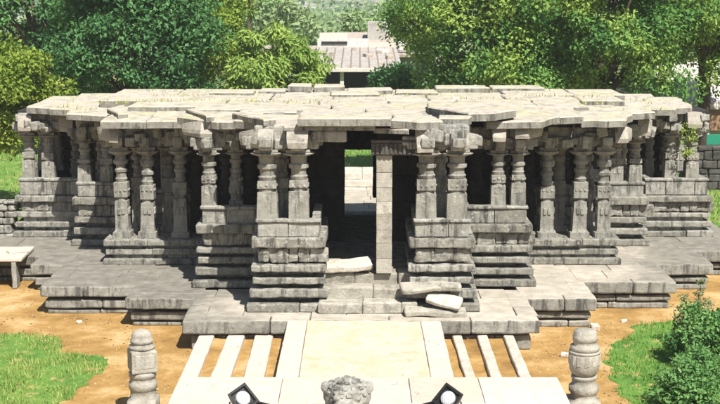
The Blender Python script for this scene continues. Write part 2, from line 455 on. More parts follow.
# ------------------------------------------------------------------ stone platform
P0 = .75
plat = tag(empty('stone_platform', (0.1, 34, 0)), 'low stepped stone platform spreading around the base of the pillared hall', 'platform')
def part(mb, name, m, root, side=None):
    o = mb.build(name, m, root, side); o.matrix_parent_inverse = Matrix.Translation(-Vector(root.location)); return o
rects = [(-3.9, 3.95, 29.05, 32), (-5.6, -3.9, 31.25, 36), (3.95, 5.65, 31.15, 36), (-8.0, -5.6, 32.5, 40), (5.65, 8.05, 33.0, 40),
         (-8.9, -8.0, 35.1, 40), (8.05, 9.6, 35.2, 40), (-15, -8.9, 36.3, 41), (9.6, 11.3, 37.0, 41.5), (-4, 4, 43.05, 48.5)]
for q, (x0, x1, yf, yb) in enumerate(rects):
    mb = MB()
    kw = dict(seg=.22, bev=.04, amp=.018)
    if q == 0:
        lay = [(.0, .33, .0), (.42, .745, .17)]
    elif yf > 43: lay = [(0, .745, 0)]
    elif x0 < 0:
        lay = [(.0, .10, .03), (.15, .37, .07), (.46, .745, .17)]
    else:
        lay = [(.0, .16, .02), (.21, .36, .05), (.43, .745, .15)]
    for (z0, z1, o) in lay:
        mb.rocks_x(x0 - (o if x0 < -3 or q == 0 else 0), x1 + (o if x1 > 3 else 0), yf - o, .5, z0, z1, .8, 2.1, jy=.03, **kw)
        if x0 < 0: mb.rocks_y(x0 - o, .5, yf + .5 - o, min(yb, yf + (3.4 if z1 < .7 else 9)), z0, z1, .6, 1.4, jx=.025, **kw)
        if x1 > 0: mb.rocks_y(x1 + o - .5, .5, yf + .5 - o, min(yb, yf + (3.4 if z1 < .7 else 9)), z0, z1, .6, 1.4, jx=.025, **kw)
    mb.box(x0 + .22, x1 - .22, yf + .2, yb, 0.01, .66)
    part(mb, 'edge_course', M['paving'], plat, M['edge'])
pv = MB()
for (x0, x1, yf, yb) in rects:
    if yf > 43: part(pv, 'paving', M['paving'], plat); pv = MB()
    y = yf + .30
    while y < yb:
        d = R.uniform(.7, 1.2); y2 = min(y + d, yb); x = x0 + .32 if x0 < 0 else x0
        xe = x1 - .32 if x1 > 0 else x1
        while x < xe - .05:
            w = R.uniform(.8, 1.7); x2 = x + w if xe - x - w > .5 else xe
            pv.rock(((x + x2) / 2, (y + y2) / 2, .69 + R.uniform(-.008, .01)), (x2 - x - .014, y2 - y - .014, .12), seg=.4, bev=.015, amp=.006)
            x = x2
        y = y2
part(pv, 'paving', M['paving'], plat)

# ------------------------------------------------------------------ the pillared hall
hall = tag(empty('pillared_hall', (0.1, 37, P0)), 'ruined grey stone hall of carved pillars under a flat roof of broad broken slabs', 'temple')
def hp(mb, name, m, label=None):
    o = part(mb, name, m, hall)
    if label: o['label'] = label
    return o

def plinth(x0, x1, yf, yb, zt, n, carved=False, lef=True, rig=True, worn=.013):
    """moulded base: n projecting courses with deep grooves between"""
    mb = MB(); z0 = P0; H = zt - z0
    mb.box(x0 + .2, x1 - .2, yf + .24, yb, z0 - .05, zt - .02)
    pat = {3: [(0, .24, .17), (.37, .60, .11), (.74, 1., .15)],
           5: [(0, .125, .24), (.19, .30, .17), (.37, .465, .10), (.54, .64, .13), (.86, 1., .12)],
           4: [(0, .14, .18), (.23, .36, .12), (.46, .58, .09), (.84, 1., .12)]}[n]
    kw = dict(seg=.14, bev=.03, amp=worn, fr=3.5)
    for (a, b, o) in pat:
        za, zb = z0 + a * H, z0 + b * H
        sl, sr = (o if lef else .1), (o if rig else .1)
        mb.rocks_x(x0 - sl, x1 + sr, yf - o, .8, za, zb, 1.2, 2.8, jy=.04, jz=.025, **kw)
        if lef: mb.rocks_y(x0 - o, .5, yf - o + .8, yb, za, zb, .8, 1.6, jx=.02, **kw)
        if rig: mb.rocks_y(x1 + o - .5, .5, yf - o + .8, yb, za, zb, .8, 1.6, jx=.02, **kw)
    if n > 3:   # recessed frieze with little carved blocks
        za, zb = z0 + pat[-2][1] * H + .02, z0 + pat[-1][0] * H - .01
        x = x0 + .04
        while x < x1 - .1:
            w = R.uniform(.2, .5)
            mb.rock((x + w / 2, yf + .1 + R.uniform(-.03, .03), (za + zb) / 2), (w, .2, (zb - za) * R.uniform(.92, 1.)), seg=.07, bev=.03, amp=.04, fr=6); x += w
    hp(mb, 'plinth', M['base'])
def parapet(x0, x1, yf, yb, z0, z1, lef=True, rig=True):
    """leaning seat-back slabs around a bay"""
    mb = MB(); kw = dict(seg=.2, bev=.025, amp=.012)
    h = z1 - z0
    mb.rocks_x(x0, x1, yf - .03, .2, z0, z1 - .07, .6, 1.0, jy=.012, **kw)
    mb.rocks_x(x0 - .04, x1 + .04, yf - .07, .27, z1 - .068, z1 + .01, .8, 1.3, jy=.012, **kw)
    if lef: mb.rocks_y(x0, .2, yf + .2, yb, z0, z1, .6, 1.1, jx=.012, **kw)
    if rig: mb.rocks_y(x1 - .2, .2, yf + .2, yb, z0, z1, .6, 1.1, jx=.012, **kw)
    mb.box(x0 + .15, x1 - .15, yf + .14, yb, z0 - .05, z0 + .05)
    hp(mb, 'parapet', M['stone'])

#      x0     x1    yf    yb   base  n   parapet
plinth(-2.42, -0.92, 29.85, 32.6, 2.50, 5, worn=.022); parapet(-2.40, -0.95, 29.90, 32.2, 2.50, 2.92)
plinth(1.26, 2.58, 29.85, 32.6, 2.50, 5, worn=.022); parapet(1.28, 2.56, 29.90, 32.2, 2.50, 2.92)
plinth(-4.02, -2.42, 32.35, 35.2, 2.36, 5, rig=False); parapet(-4.0, -2.42, 32.4, 34.9, 2.36, 2.80)
plinth(2.58, 4.25, 32.45, 35.2, 2.36, 5, lef=False); parapet(2.58, 4.23, 32.5, 34.9, 2.36, 2.80)
plinth(-6.88, -4.02, 35.1, 38, 1.45, 3, rig=False)
plinth(4.25, 7.0, 35.1, 38, 1.45, 3, lef=False)
plinth(-8.32, -6.88, 37.7, 39.6, 2.20, 4, rig=False); parapet(-8.3, -6.9, 37.75, 39.3, 2.20, 2.62)
plinth(7.0, 8.35, 37.7, 39.6, 2.20, 4, lef=False); parapet(7.02, 8.33, 37.75, 39.3, 2.20, 2.62)
plinth(-10.4, -8.32, 39.15, 42, 2.02, 4, rig=False); parapet(-10.38, -8.34, 39.2, 41.8, 2.02, 2.52)
plinth(8.7, 10.62, 39.15, 42, 2.02, 4, lef=False); parapet(8.7, 10.6, 39.2, 41.8, 2.02, 2.52)

# pillars -----------------------------------------------------------
protos = {}
def pillar_mesh(h, r, kind):
    mb = MB(); w1, w2, w3 = (R.uniform(-.035, .035) for _ in range(3))
    if kind == 'tall':
        rg = [(0, r * 1.35, 1), (.16, r * 1.35, 1), (.17, r * 1.1, 1), (.24, r * 1.0, 1), (.42 * h, r * .93, 1), (.425 * h, r * .86, .1), (.46 * h, r * .84, 0),
              (.465 * h, r * 1.0, 1), (.60 * h, r * 1.0, 1), (.605 * h, r * .78, 0), (.64 * h, r * .92, 0), (.66 * h, r * .74, 0), (.71 * h, r * .74, 0),
              (.72 * h, r * .95, 0), (.75 * h, r * .98, 0), (.765 * h, r * .72, 0), (.80 * h, r * .68, 0), (.815 * h, r * 1.02, 0), (.86 * h, r * 1.12, 0),
              (.885 * h, r * .85, 0), (.92 * h, r * .80, 0)]
    elif kind == 'stout':
        rg = [(0, r * 1.12, 1), (.40 * h, r * 1.05, 1), (.405 * h, r * .92, .2), (.45 * h, r * .90, .0), (.455 * h, r * 1.03, 1), (.58 * h, r * 1.0, 1), (.585 * h, r * .85, 0),
              (.64 * h, r * .98, 0), (.66 * h, r * .82, 0), (.74 * h, r * .80, 0), (.76 * h, r * 1.05, 0), (.81 * h, r * 1.08, 0), (.83 * h, r * .85, 0), (.92 * h, r * .9, 0)]
    else:
        rg = [(0, r * 1.2, 1), (.12 * h, r * 1.15, 1), (.13 * h, r * .9, .4), (.3 * h, r * .95, .3), (.42 * h, r * 1.1, 0), (.5 * h, r * .95, .4), (.58 * h, r * .8, 0), (.6 * h, r * 1.0, 0),
              (.66 * h, r * 1.03, 0), (.68 * h, r * .75, 0), (.76 * h, r * .75, 0), (.78 * h, r * 1.0, 0), (.84 * h, r * 1.05, 0), (.86 * h, r * .8, 0), (.92 * h, r * .8, 0)]
    rg2 = []
    for (z, q, sq) in rg:
        t = z / h; m_ = t * (1 - t) * 4
        rg2.append((h * (t + m_ * (w1 if t < .5 else w2)) if .2 < t < .85 else z, q * (1 + R.uniform(-.03, .03)), sq))
    rg2.sort(key=lambda a: a[0])
    mb.rings(rg2, 16, smooth=False, jit=.02)
    for zz, nb_, sz in ((.535 if kind == 'tall' else .5, 3, .06), (.30, 2, .08)):    # carved lozenges and figures on the square faces
        for f_ in range(4):
            a_ = f_ * math.pi / 2
            for j in range(nb_):
                u = (j - (nb_ - 1) / 2) * r * .62; q_ = r * .985
                mb.rock((math.cos(a_) * q_ - math.sin(a_) * u, math.sin(a_) * q_ + math.cos(a_) * u, zz * h + R.uniform(-.01, .01)), (.05, sz * 1.2, sz * (1. if zz > .4 else 2.4)), rz=a_, seg=.05, bev=.02, amp=.012, fr=9)
    cp = MB()
    cp.rings([(.918 * h, r * .78, 0), (.93 * h, r * 1.15, 0), (.955 * h, r * 1.72, 0), (.972 * h, r * 1.8, .1), (.985 * h, r * 1.35, .6), (h, r * 1.3, 1), (h + .05, r * 1.28, 1)], 16, smooth=False, jit=.02)
    br = MB()
    for a in (0, 1):
        L = r * 4.4
        br.rock((0, 0, h + .17), (L if a == 0 else r * 1.5, r * 1.5 if a == 0 else L, .24), seg=.16, bev=.035, amp=.016, fr=3.)
    for sx, sy in ((1, 0), (-1, 0), (0, 1), (0, -1)):
        br.rock((sx * r * 1.9, sy * r * 1.9, h + .24), (r * 1.5, r * 1.5, .22), seg=.13, bev=.03, amp=.016, fr=3.)
    return mb, cp, br
def pillar(x, y, z0, z1, r=.22, kind='tall', rz=0., m='pillar'):
    h = z1 - z0; key = (round(h, 2), round(r, 2), kind, m, R.randrange(4) if m == 'pillar' else 0)
    if key not in protos:
        a, b, c_ = pillar_mesh(h, r, kind)
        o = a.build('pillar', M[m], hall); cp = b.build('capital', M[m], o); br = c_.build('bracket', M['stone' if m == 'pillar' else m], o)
        if m == 'inner_shade': o['label'] = 'stone pillar inside the hall, coloured near black for the interior shade'
        protos[key] = (o, cp, br)
    else:
        o0, c0, b0 = protos[key]
        o = o0.copy(); COL.objects.link(o); cp = c0.copy(); COL.objects.link(cp); br = b0.copy(); COL.objects.link(br)
        cp.parent = o; br.parent = o
    o.location = Vector((x, y, z0)) - Vector(hall.location); o.rotation_euler = (R.uniform(-.008, .008), R.uniform(-.008, .008), rz)
    return o
for x in (-2.17, -1.43, 1.55, 2.27): pillar(x, 30.17, 2.90, 4.50, .215, 'stout')
for x, y in ((-1.95, 31.7), (1.93, 31.5)): pillar(x, y, 2.50, 4.50, .2, 'stout')
for x, y in ((-3.83, 32.72), (3.52, 32.8), (4.03, 32.8)): pillar(x, y, 2.78, 4.16, .17, 'stout')
pillar(-3.17, 32.9, 2.72, 4.16, .155, 'slim')
for x in (-6.56, -5.86, -4.95): pillar(x, 35.42, 1.45, 3.92, .185, 'tall')
for x in (5.15, 6.05, 6.72): pillar(x, 35.42, 1.45, 3.92, .19, 'tall')
for x in (-8.1, -7.45, 7.55, 8.1): pillar(x, 38.0, 2.58, 3.84, .175, 'stout')
for x in (-10.12, -9.52, 9.5, 10.15): pillar(x, 39.5, 2.48, 3.86, .18, 'stout')
for x in (-8.9, 9.05): pillar(x, 40.4, 2.06, 3.86, .155, 'slim')
for x in (-10.1, 10.2): pillar(x, 41.4, 2.48, 3.86, .18, 'stout')
# second rank and inner rows, seen dimly between the outer pillars
for x in (-6.25, -5.4, -4.6, 4.75, 5.6, 6.4): pillar(x, 36.35, 1.45, 3.92, .185, 'tall', m='pillar' if x not in (-4.6, 4.75) else 'inner_shade')
for x in (-3.55, -2.9, 3.1, 3.8): pillar(x, 34.2, 1.75, 4.16, .18, 'tall', m='inner_shade')
for x in (-1.55, 1.75): pillar(x, 33.6, 1.55, 4.50, .21, 'tall', m='inner_shade')
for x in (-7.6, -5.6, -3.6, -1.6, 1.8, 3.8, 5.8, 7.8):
    for y in (39.2, 41.4): pillar(x, y, 1.45, 4.16, .2, 'tall', m='inner_shade')

for x in (-6.6, -5.9, -5.0, 5.2, 6.0, 6.8): pillar(x, 37.9, 1.45, 3.92, .2, 'tall', m='inner_shade')
for x in (-7.8, 7.9): pillar(x, 39.0, 2.0, 3.84, .17, 'stout')
for x in (-9.7, 9.8): pillar(x, 41.5, 2.48, 3.86, .16, 'slim')
# inner floor, dim inner walls, rear wall ------------------------------------
mb = MB()
mb.box(-0.98, 1.32, 30.5, 38.2, P0 - .03, 1.56); mb.box(-0.98, 1.32, 38.2, 43.0, P0 - .03, .86)
mb.box(-2.4, -0.985, 31.9, 43.0, P0, 1.55); mb.box(1.325, 2.56, 31.9, 43.0, P0, 1.55)
mb.box(-6.8, -2.4, 35.1, 43.0, P0, 1.44); mb.box(2.56, 6.9, 35.1, 43.0, P0, 1.44)
mb.box(-10.3, -6.8, 39.2, 42.4, P0, 1.44); mb.box(6.9, 10.5, 39.2, 42.4, P0, 1.44)
hp(mb, 'floor', M['stone'])
def wall_run(x0, x1, yf, z0, z1, dep=.4, m='stone', course=.3):
    mb = MB(); z = z0
    while z < z1 - .02:
        h = min(R.uniform(course * .8, course * 1.2), z1 - z)
        if z1 - z - h < .1: h = z1 - z
        mb.rocks_x(x0, x1, yf, dep, z, z + h - .01, .35, .9, jy=.04, seg=.25, bev=.03, amp=.02); z += h
    mb.box(x0 + .02, x1 - .02, yf + .08, yf + dep - .05, z0, z1 - .02)
    hp(mb, 'inner_wall', M[m])
wall_run(-1.75, -0.42, 34.2, 1.55, 4.7, m='inner_shade', course=.6); wall_run(0.46, 1.95, 34.2, 1.55, 4.7, m='inner_shade', course=.6)
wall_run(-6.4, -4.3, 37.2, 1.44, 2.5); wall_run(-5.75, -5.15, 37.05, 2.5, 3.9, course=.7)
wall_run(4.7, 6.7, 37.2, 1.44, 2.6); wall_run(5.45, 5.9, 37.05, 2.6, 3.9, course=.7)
wall_run(-8.2, -0.50, 42.3, 1.44, 4.7, m='inner_shade'); wall_run(0.42, 8.4, 42.3, 1.44, 4.7, m='inner_shade')
wall_run(-.52, .44, 42.3, 3.02, 4.7, m='inner_shade', course=.6)
wall_run(-8.2, -7.2, 39.7, 1.9, 4.5, m='inner_shade'); wall_run(7.3, 8.4, 39.7, 1.9, 4.5, m='inner_shade')
wall_run(-9.9, -8.3, 41.9, 2.0, 4.5, m='inner_shade'); wall_run(8.6, 10.2, 41.9, 2.0, 4.5, m='inner_shade')
# entrance steps --------------------------------------------------
mb = MB()
mb.rocks_x(-.98, 1.34, 29.42, .6, P0, 1.02, .6, 1.3, jy=.05, jz=.02, seg=.16, bev=.04, amp=.025)
mb.rocks_x(-.98, 1.34, 29.83, .6, P0, 1.30, .6, 1.3, jy=.05, jz=.02, seg=.16, bev=.04, amp=.025)
mb.rocks_x(-.98, 1.34, 30.22, .6, P0, 1.57, .6, 1.3, jy=.04, jz=.02, seg=.16, bev=.04, amp=.025)
hp(mb, 'entrance_steps', M['worn'])
# modern support post and its lintel
mb = MB(); z = 1.57
while z < 4.4:
    h = min(R.uniform(.3, .42), 4.40 - z)
    if 4.40 - z - h < .12: h = 4.40 - z
    mb.rock((.57, 30.3, z + h / 2), (.37, .36, h - .004), seg=.2, bev=.012, amp=.006); z += h
hp(mb, 'support_post', M['post'], 'plain square masonry post propping the dark lintel over the entrance')
mb = MB(); mb.rock((.86, 30.25, 4.58), (1.2, .42, .36), seg=.15, bev=.03, amp=.012)
x = .3
while x < 1.42:
    mb.rock((x, 30.03, 4.56), (.07, .05, .26), seg=.1, bev=.015, amp=.006); x += .105
mb.rock((.86, 30.02, 4.74), (1.22, .10, .05), seg=.2, bev=.012, amp=.006)
hp(mb, 'lintel', M['dark'], 'dark grey fluted lintel resting on the square post')

# beams over the pillars --------------------------------------------
def beamx(x0, x1, y, z0, z1, d=.42):
    mb = MB(); mb.rocks_x(x0, x1, y - d / 2, d, z0, z1, .7, 1.3, jy=.03, seg=.2, bev=.04, amp=.025); hp(mb, 'beam', M['stone'])
def beamy(x, y0, y1, z0, z1, d=.42):
    mb = MB(); mb.rocks_y(x - d / 2, d, y0, y1, z0, z1, .8, 1.5, jx=.03, seg=.25, bev=.04, amp=.025); hp(mb, 'beam', M['stone'])
beamx(-2.45, -1.15, 30.25, 4.75, 5.1); beamx(1.35, 2.55, 30.25, 4.75, 5.1)
beamx(-1.15, -.3, 30.0, 4.74, 5.0, .36)
for x in (-2.17, -1.43, 1.55, 2.27): beamy(x, 30.5, 34, 4.75, 5.08)
beamx(-4.1, -2.6, 32.8, 4.44, 4.8); beamx(2.7, 4.3, 32.8, 4.44, 4.8)
for x in (-3.83, -3.1, 3.4, 4.03): beamy(x, 33., 36, 4.44, 4.8)
beamx(-6.9, -4.6, 35.42, 4.2, 4.5); beamx(4.7, 7.0, 35.42, 4.2, 4.5)
for x in (-6.56, -5.86, -4.95, 5.15, 6.05, 6.72): beamy(x, 35.65, 38.5, 4.2, 4.5)
beamx(-8.3, -7.0, 38.0, 4.12, 4.48); beamx(7.1, 8.4, 38.0, 4.12, 4.48)
beamx(-10.4, -8.5, 39.5, 4.14, 4.5); beamx(8.9, 10.5, 39.5, 4.14, 4.5)
beamy(-10.12, 39.7, 41.6, 4.14, 4.5); beamy(10.15, 39.7, 41.6, 4.14, 4.5)

# bracket stones: blunt projecting beam ends, some with a sloping flank -------
def bracket_stone(x0, x1, xo, yf, z0, z1, back=.75, pull=.22):
    """front face leans back; flank runs from the outer front edge back to xo"""
    mb = MB()
    if xo < x0: pl = [(x0, yf), (x1, yf), (x1, yf + back + .3), (xo, yf + back)]
    elif xo > x1: pl = [(x0, yf), (x1, yf), (xo, yf + back), (x0, yf + back + .3)]
    else: pl = [(x0, yf), (x1, yf), (x1, yf + back), (x0, yf + back)]
    n = 5; vs = []; fs = []
    # subdivide for a worn surface
    ring = []
    for i in range(4):
        a, b = Vector(pl[i]), Vector(pl[(i + 1) % 4])
        for j in range(n): ring.append(a.lerp(b, j / n))
    N = len(ring); cx = sum(p.x for p in ring) / N; cy = sum(p.y for p in ring) / N; K = 4
    sd = Vector((R.uniform(-9, 9), R.uniform(-9, 9), 0))
    for k in range(K + 1):
        t = k / K
        for i, p in enumerate(ring):
            w = max(0, 1 - (p.y - yf) / back)
            sh = .93 + .07 * min(1, t * 2.2) if t < .45 else 1.0
            q = Vector((cx + (p.x - cx) * sh, cy + (p.y - cy) * sh + pull * 1.5 * w * max(0, t - .25), z0 + (z1 - z0) * t - (.12 * (1 - w) if (xo < x0 or xo > x1) else 0) * t))
            q += noise.noise_vector(q * 3 + sd) * .02
            vs.append(q)
    vs.append(Vector((cx, cy + pull * .5, z1 + .01)))
    for k in range(K):
        for i in range(N):
            j = (i + 1) % N; fs.append((k * N + i, k * N + j, (k + 1) * N + j, (k + 1) * N + i))
    for i in range(N): fs.append((K * N + i, K * N + (i + 1) % N, (K + 1) * N))
    fs.append(tuple(range(N - 1, -1, -1)))
    mb.add(vs, fs); hp(mb, 'bracket_stone', M['block'])
bracket_stone(-4.0, -3.70, -4.55, 32.35, 4.55, 4.95)
bracket_stone(-2.36, -2.0, -2.85, 29.72, 4.6, 5.02)
bracket_stone(-1.68, -1.2, -1.5, 29.55, 4.62, 5.12, pull=.25)
bracket_stone(1.30, 1.70, 1.5, 29.6, 4.52, 5.0)
bracket_stone(2.08, 2.40, 2.8, 29.7, 4.56, 4.96)
bracket_stone(3.28, 3.62, 3.4, 31.95, 4.5, 4.92)
bracket_stone(3.86, 4.18, 4.65, 32.15, 4.54, 4.92)
bracket_stone(-6.75, -6.5, -7.2, 34.75, 4.15, 4.6)
bracket_stone(-9.0, -8.6, -8.8, 38.7, 4.0, 4.5, pull=.1)
bracket_stone(6.9, 7.25, 7.5, 34.9, 4.12, 4.55)
bracket_stone(8.0, 8.4, 8.2, 37.2, 4.05, 4.5, pull=.1)
bracket_stone(9.85, 10.3, 10.0, 38.9, 4.1, 4.55, pull=.1)
bracket_stone(-10.3, -9.9, -10.1, 38.95, 4.0, 4.45, pull=.1)

# roof --------------------------------------------------------------
def roof_slab(pts, zt, th=.2, dz=(0, 0), amp=.06, m='roof'):
    amp *= 1.5
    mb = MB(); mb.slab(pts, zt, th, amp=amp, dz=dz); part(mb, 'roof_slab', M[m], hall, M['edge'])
# structural deck just under the visible slabs
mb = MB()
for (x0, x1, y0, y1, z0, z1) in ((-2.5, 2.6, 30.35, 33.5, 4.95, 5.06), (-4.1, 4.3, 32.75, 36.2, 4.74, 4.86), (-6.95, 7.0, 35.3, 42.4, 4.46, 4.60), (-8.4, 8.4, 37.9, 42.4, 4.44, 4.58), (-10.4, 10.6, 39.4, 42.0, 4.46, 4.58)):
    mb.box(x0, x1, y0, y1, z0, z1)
hp(mb, 'ceiling', M['inner_shade'])
roof_slab([(-1.42, 29.55), (.72, 29.55), (.78, 31.3), (-1.45, 31.3)], 5.33, .19, (0, -.02), .02)
roof_slab([(-1.75, 29.75), (.35, 29.72), (.4, 31.2), (-1.8, 31.2)], 5.12, .1, (0, 0.005), .03)
roof_slab([(.35, 29.9), (1.1, 29.72), (1.25, 31.4), (.42, 31.4)], 5.06, .12, (0, .02), .05)
roof_slab([(.78, 29.85), (1.35, 29.65), (1.95, 30.0), (1.75, 31.4), (.8, 31.4)], 5.27, .2, (-.05, .0), .09)
roof_slab([(1.85, 30.5), (2.55, 30.45), (2.7, 31.1), (1.9, 31.3)], 5.24, .2, (0, -.01), .03)
roof_slab([(-3.05, 31.2), (-2.1, 30.2), (-1.5, 29.95), (-1.5, 32.5), (-3.0, 32.9)], 5.12, .2, (0, 0), .06)
roof_slab([(-4.7, 33.4), (-3.85, 32.4), (-3.55, 32.2), (-2.9, 32.35), (-2.9, 34.4), (-4.5, 35.)], 4.99, .2, (0, .012), .06)
roof_slab([(-4.62, 34.3), (-3.82, 32.28), (-3.62, 32.40), (-4.38, 34.5)], 5.1, .15, (0, 0), .03)
roof_slab([(-3.12, 31.6), (-2.2, 30.0), (-1.95, 30.2), (-2.85, 31.8)], 5.25, .15, (0, 0), .03)
roof_slab([(-6.95, 34.55), (-5.7, 34.5), (-5.7, 37.0), (-6.75, 37.2)], 4.75, .2, (0, .06), .03)
roof_slab([(-5.68, 34.5), (-4.45, 34.55), (-4.5, 37.0), (-5.68, 37.0)], 4.76, .2, (0, .06), .03)
roof_slab([(-8.4, 37.0), (-7.0, 36.6), (-7.0, 39.6), (-8.5, 39.8)], 4.72, .18, (0, .05), .06)
roof_slab([(-7.1, 36.4), (-6.5, 34.9), (-6.25, 35.0), (-6.8, 37.4)], 4.93, .14, (0, 0.01), .03)
roof_slab([(-10.0, 39.0), (-9.1, 38.6), (-9.0, 41.9), (-9.9, 41.8)], 4.74, .2, (0, .03), .05)
roof_slab([(-9.15, 38.4), (-7.7, 38.0), (-7.6, 42.2), (-9.0, 42.1)], 4.74, .2, (0, .04), .05)
roof_slab([(1.75, 33.3), (2.65, 31.3), (3.3, 31.5), (3.9, 32.4), (3.9, 34.6), (1.8, 35.2)], 5.25, .2, (0, -.01), .05)
roof_slab([(3.1, 31.9), (4.5, 32.1), (5.1, 33.3), (4.8, 35.), (3.3, 35.)], 5.0, .18, (0, .01), .06)
roof_slab([(4.3, 33.0), (4.9, 33.6), (5.9, 34.0), (5.9, 36.5), (4.4, 36.3)], 4.93, .2, (0, .02), .05)
roof_slab([(5.85, 34.3), (7.1, 34.4), (7.4, 35.4), (7.3, 37.4), (5.9, 37.4)], 4.80, .2, (0, .04), .08)
roof_slab([(7.0, 36.6), (8.4, 37.0), (8.6, 39.6), (7.1, 39.8)], 4.76, .2, (0, .04), .08)
roof_slab([(8.2, 38.4), (9.3, 38.3), (9.4, 42.), (8.1, 42.)], 4.74, .2, (0, .04), .08)
roof_slab([(9.2, 38.9), (10.1, 39.2), (10.2, 41.9), (9.25, 41.9)], 4.70, .2, (.0, .03), .1)
# main deck slabs, rank by rank
def rank(y0, y1, x0, x1, z, wlo, whi):
    x = x0
    while x < x1 - .3:
        w = R.uniform(wlo, whi)
        if x1 - x - w < wlo * .7: w = x1 - x
        e = R.uniform(-.08, .08)
        roof_slab([(x + .02, y0 + e), (x + w - .02, y0 + e + R.uniform(-.06, .06)), (x + w - .02, y1), (x + .02, y1)], z + R.uniform(-.025, .03), .2, (R.uniform(-.006, .006), R.uniform(-.004, .006)), .04)
        x += w
rank(31.25, 33.6, -1.52, 1.6, 5.15, 1.2, 1.9)
rank(33.5, 35.6, -3.2, 3.4, 5.1, 1.5, 2.6)
rank(34.7, 36.3, -4.5, 4.5, 5.03, 1.6, 2.8)
rank(36.2, 38.2, -6.5, 6.4, 5.0, 1.6, 2.8)
rank(38.1, 40.2, -7.7, 7.8, 5.0, 1.6, 3.0)
rank(40.1, 42.3, -7.7, 8.2, 5.0, 1.8, 3.2)
# thick raised slabs along the back of the roof
for (x0, x1, z, y) in ((-4.6, -3.2, 5.12, 39.6), (-3.15, -2.3, 5.12, 40.3), (-2.25, -1.5, 5.24, 40.8), (-1.45, -.5, 5.2, 40.9), (-.4, 1.05, 5.12, 40.3), (1.1, 2.4, 5.10, 40.0), (2.4, 4.1, 5.14, 41.2), (4.2, 5.9, 5.12, 41.4), (-.9, .6, 5.1, 39.3)):
    roof_slab([(x0, y), (x1 - .03, y + R.uniform(-.12, .12)), (x1 - .03, y + 1.1), (x0, y + 1.1)], z, .2, (R.uniform(-.02, .02), 0), .06)
# rough corbel rubble between capitals and roof on the flanks
for (x0, x1, y, z0, z1, n) in ((-6.9, -4.5, 35.1, 4.02, 4.55, 9), (4.6, 7.1, 35.1, 4.02, 4.58, 11), (7.0, 8.5, 37.4, 3.95, 4.6, 8), (8.7, 10.5, 39.1, 3.95, 4.55, 8), (-10.4, -8.4, 39.1, 3.95, 4.55, 9), (-8.3, -7.0, 37.6, 3.95, 4.5, 6), (-2.4, -1.1, 29.95, 4.55, 5.0, 4), (1.3, 2.5, 29.95, 4.55, 5.0, 4), (2.7, 4.2, 32.5, 4.25, 4.75, 5), (-4., -2.6, 32.5, 4.25, 4.75, 5)):
    for i in range(n):
        x = x0 + (x1 - x0) * (i + .5) / n + R.uniform(-.06, .06); s_ = R.uniform(.2, .34)
        mb = MB(); mb.rock((x, y + R.uniform(-.05, .2), R.uniform(z0 + .1, z1 - .12)), (s_, R.uniform(.25, .45), s_ * R.uniform(.7, 1.1)), rz=R.uniform(-.4, .4), seg=.12, bev=.03, amp=.022, fr=4, tilt=(R.uniform(-.2, .2), R.uniform(-.2, .2))); hp(mb, 'corbel', M['stone'])

# dry grass tufts on the roof
vs = []; fs = []
for _ in range(5200):
    x = R.uniform(-9, 9); y = R.uniform(33.5, 42)
    if abs(x) > 4 and y < 37: continue
    if noise.noise(Vector((x * .35, y * 1.1, 5))) < .12: continue
    z = 4.98 if abs(x) < 7.5 else 4.8
    h = R.uniform(.06, .15); a = R.uniform(0, 6.28); o = len(vs)
    vs += [(x - .02 * math.cos(a), y - .02 * math.sin(a), z), (x + .02 * math.cos(a), y + .02 * math.sin(a), z), (x + R.uniform(-.06, .06), y + R.uniform(-.06, .06), z + h)]
    fs.append((o, o + 1, o + 2))
mb = MB(); mb.add(vs, fs); tag(mb.build('roof_grass', M['dry']), kind='stuff')

# ------------------------------------------------------------------ loose slabs by the entrance
def loose(label, c, d, rz, tilt, m='cream'):
    mb = MB(); mb.rock((0, 0, 0), d, seg=.16, bev=.05, amp=.04)
    o = mb.build('stone_slab', M[m]); o.location = c; o.rotation_euler = (tilt[0], tilt[1], rz)
    tag(o, label, 'stone slab', 'loose slabs lying by the entrance')
loose('long pale slab lying across the left of the doorway on the top step', (-.4, 30.35, 1.72), (1.35, .45, .17), .06, (.2, -.06))
loose('small broken slab on the top step left of the square post', (.16, 30.75, 1.66), (.55, .45, .2), -.5, (.1, .12), 'stone')
loose('grey broken slab resting on the middle steps against the right porch base', (1.42, 29.58, 1.37), (.95, .5, .12), .12, (.22, -.05), 'worn')
loose('small grey slab on the right porch base corner above the tilted slabs', (2.1, 29.6, 1.38), (.5, .4, .14), -.05, (.1, .05), 'worn')
loose('tilted triangular cream slab in the heap right of the entrance steps', (1.95, 29.38, 1.10), (.8, .45, .12), -.28, (.32, .16))
loose('lowest and longest slab of the heap right of the entrance steps', (1.75, 29.32, .84), (1.45, .4, .16), .03, (.12, 0.02), 'worn')

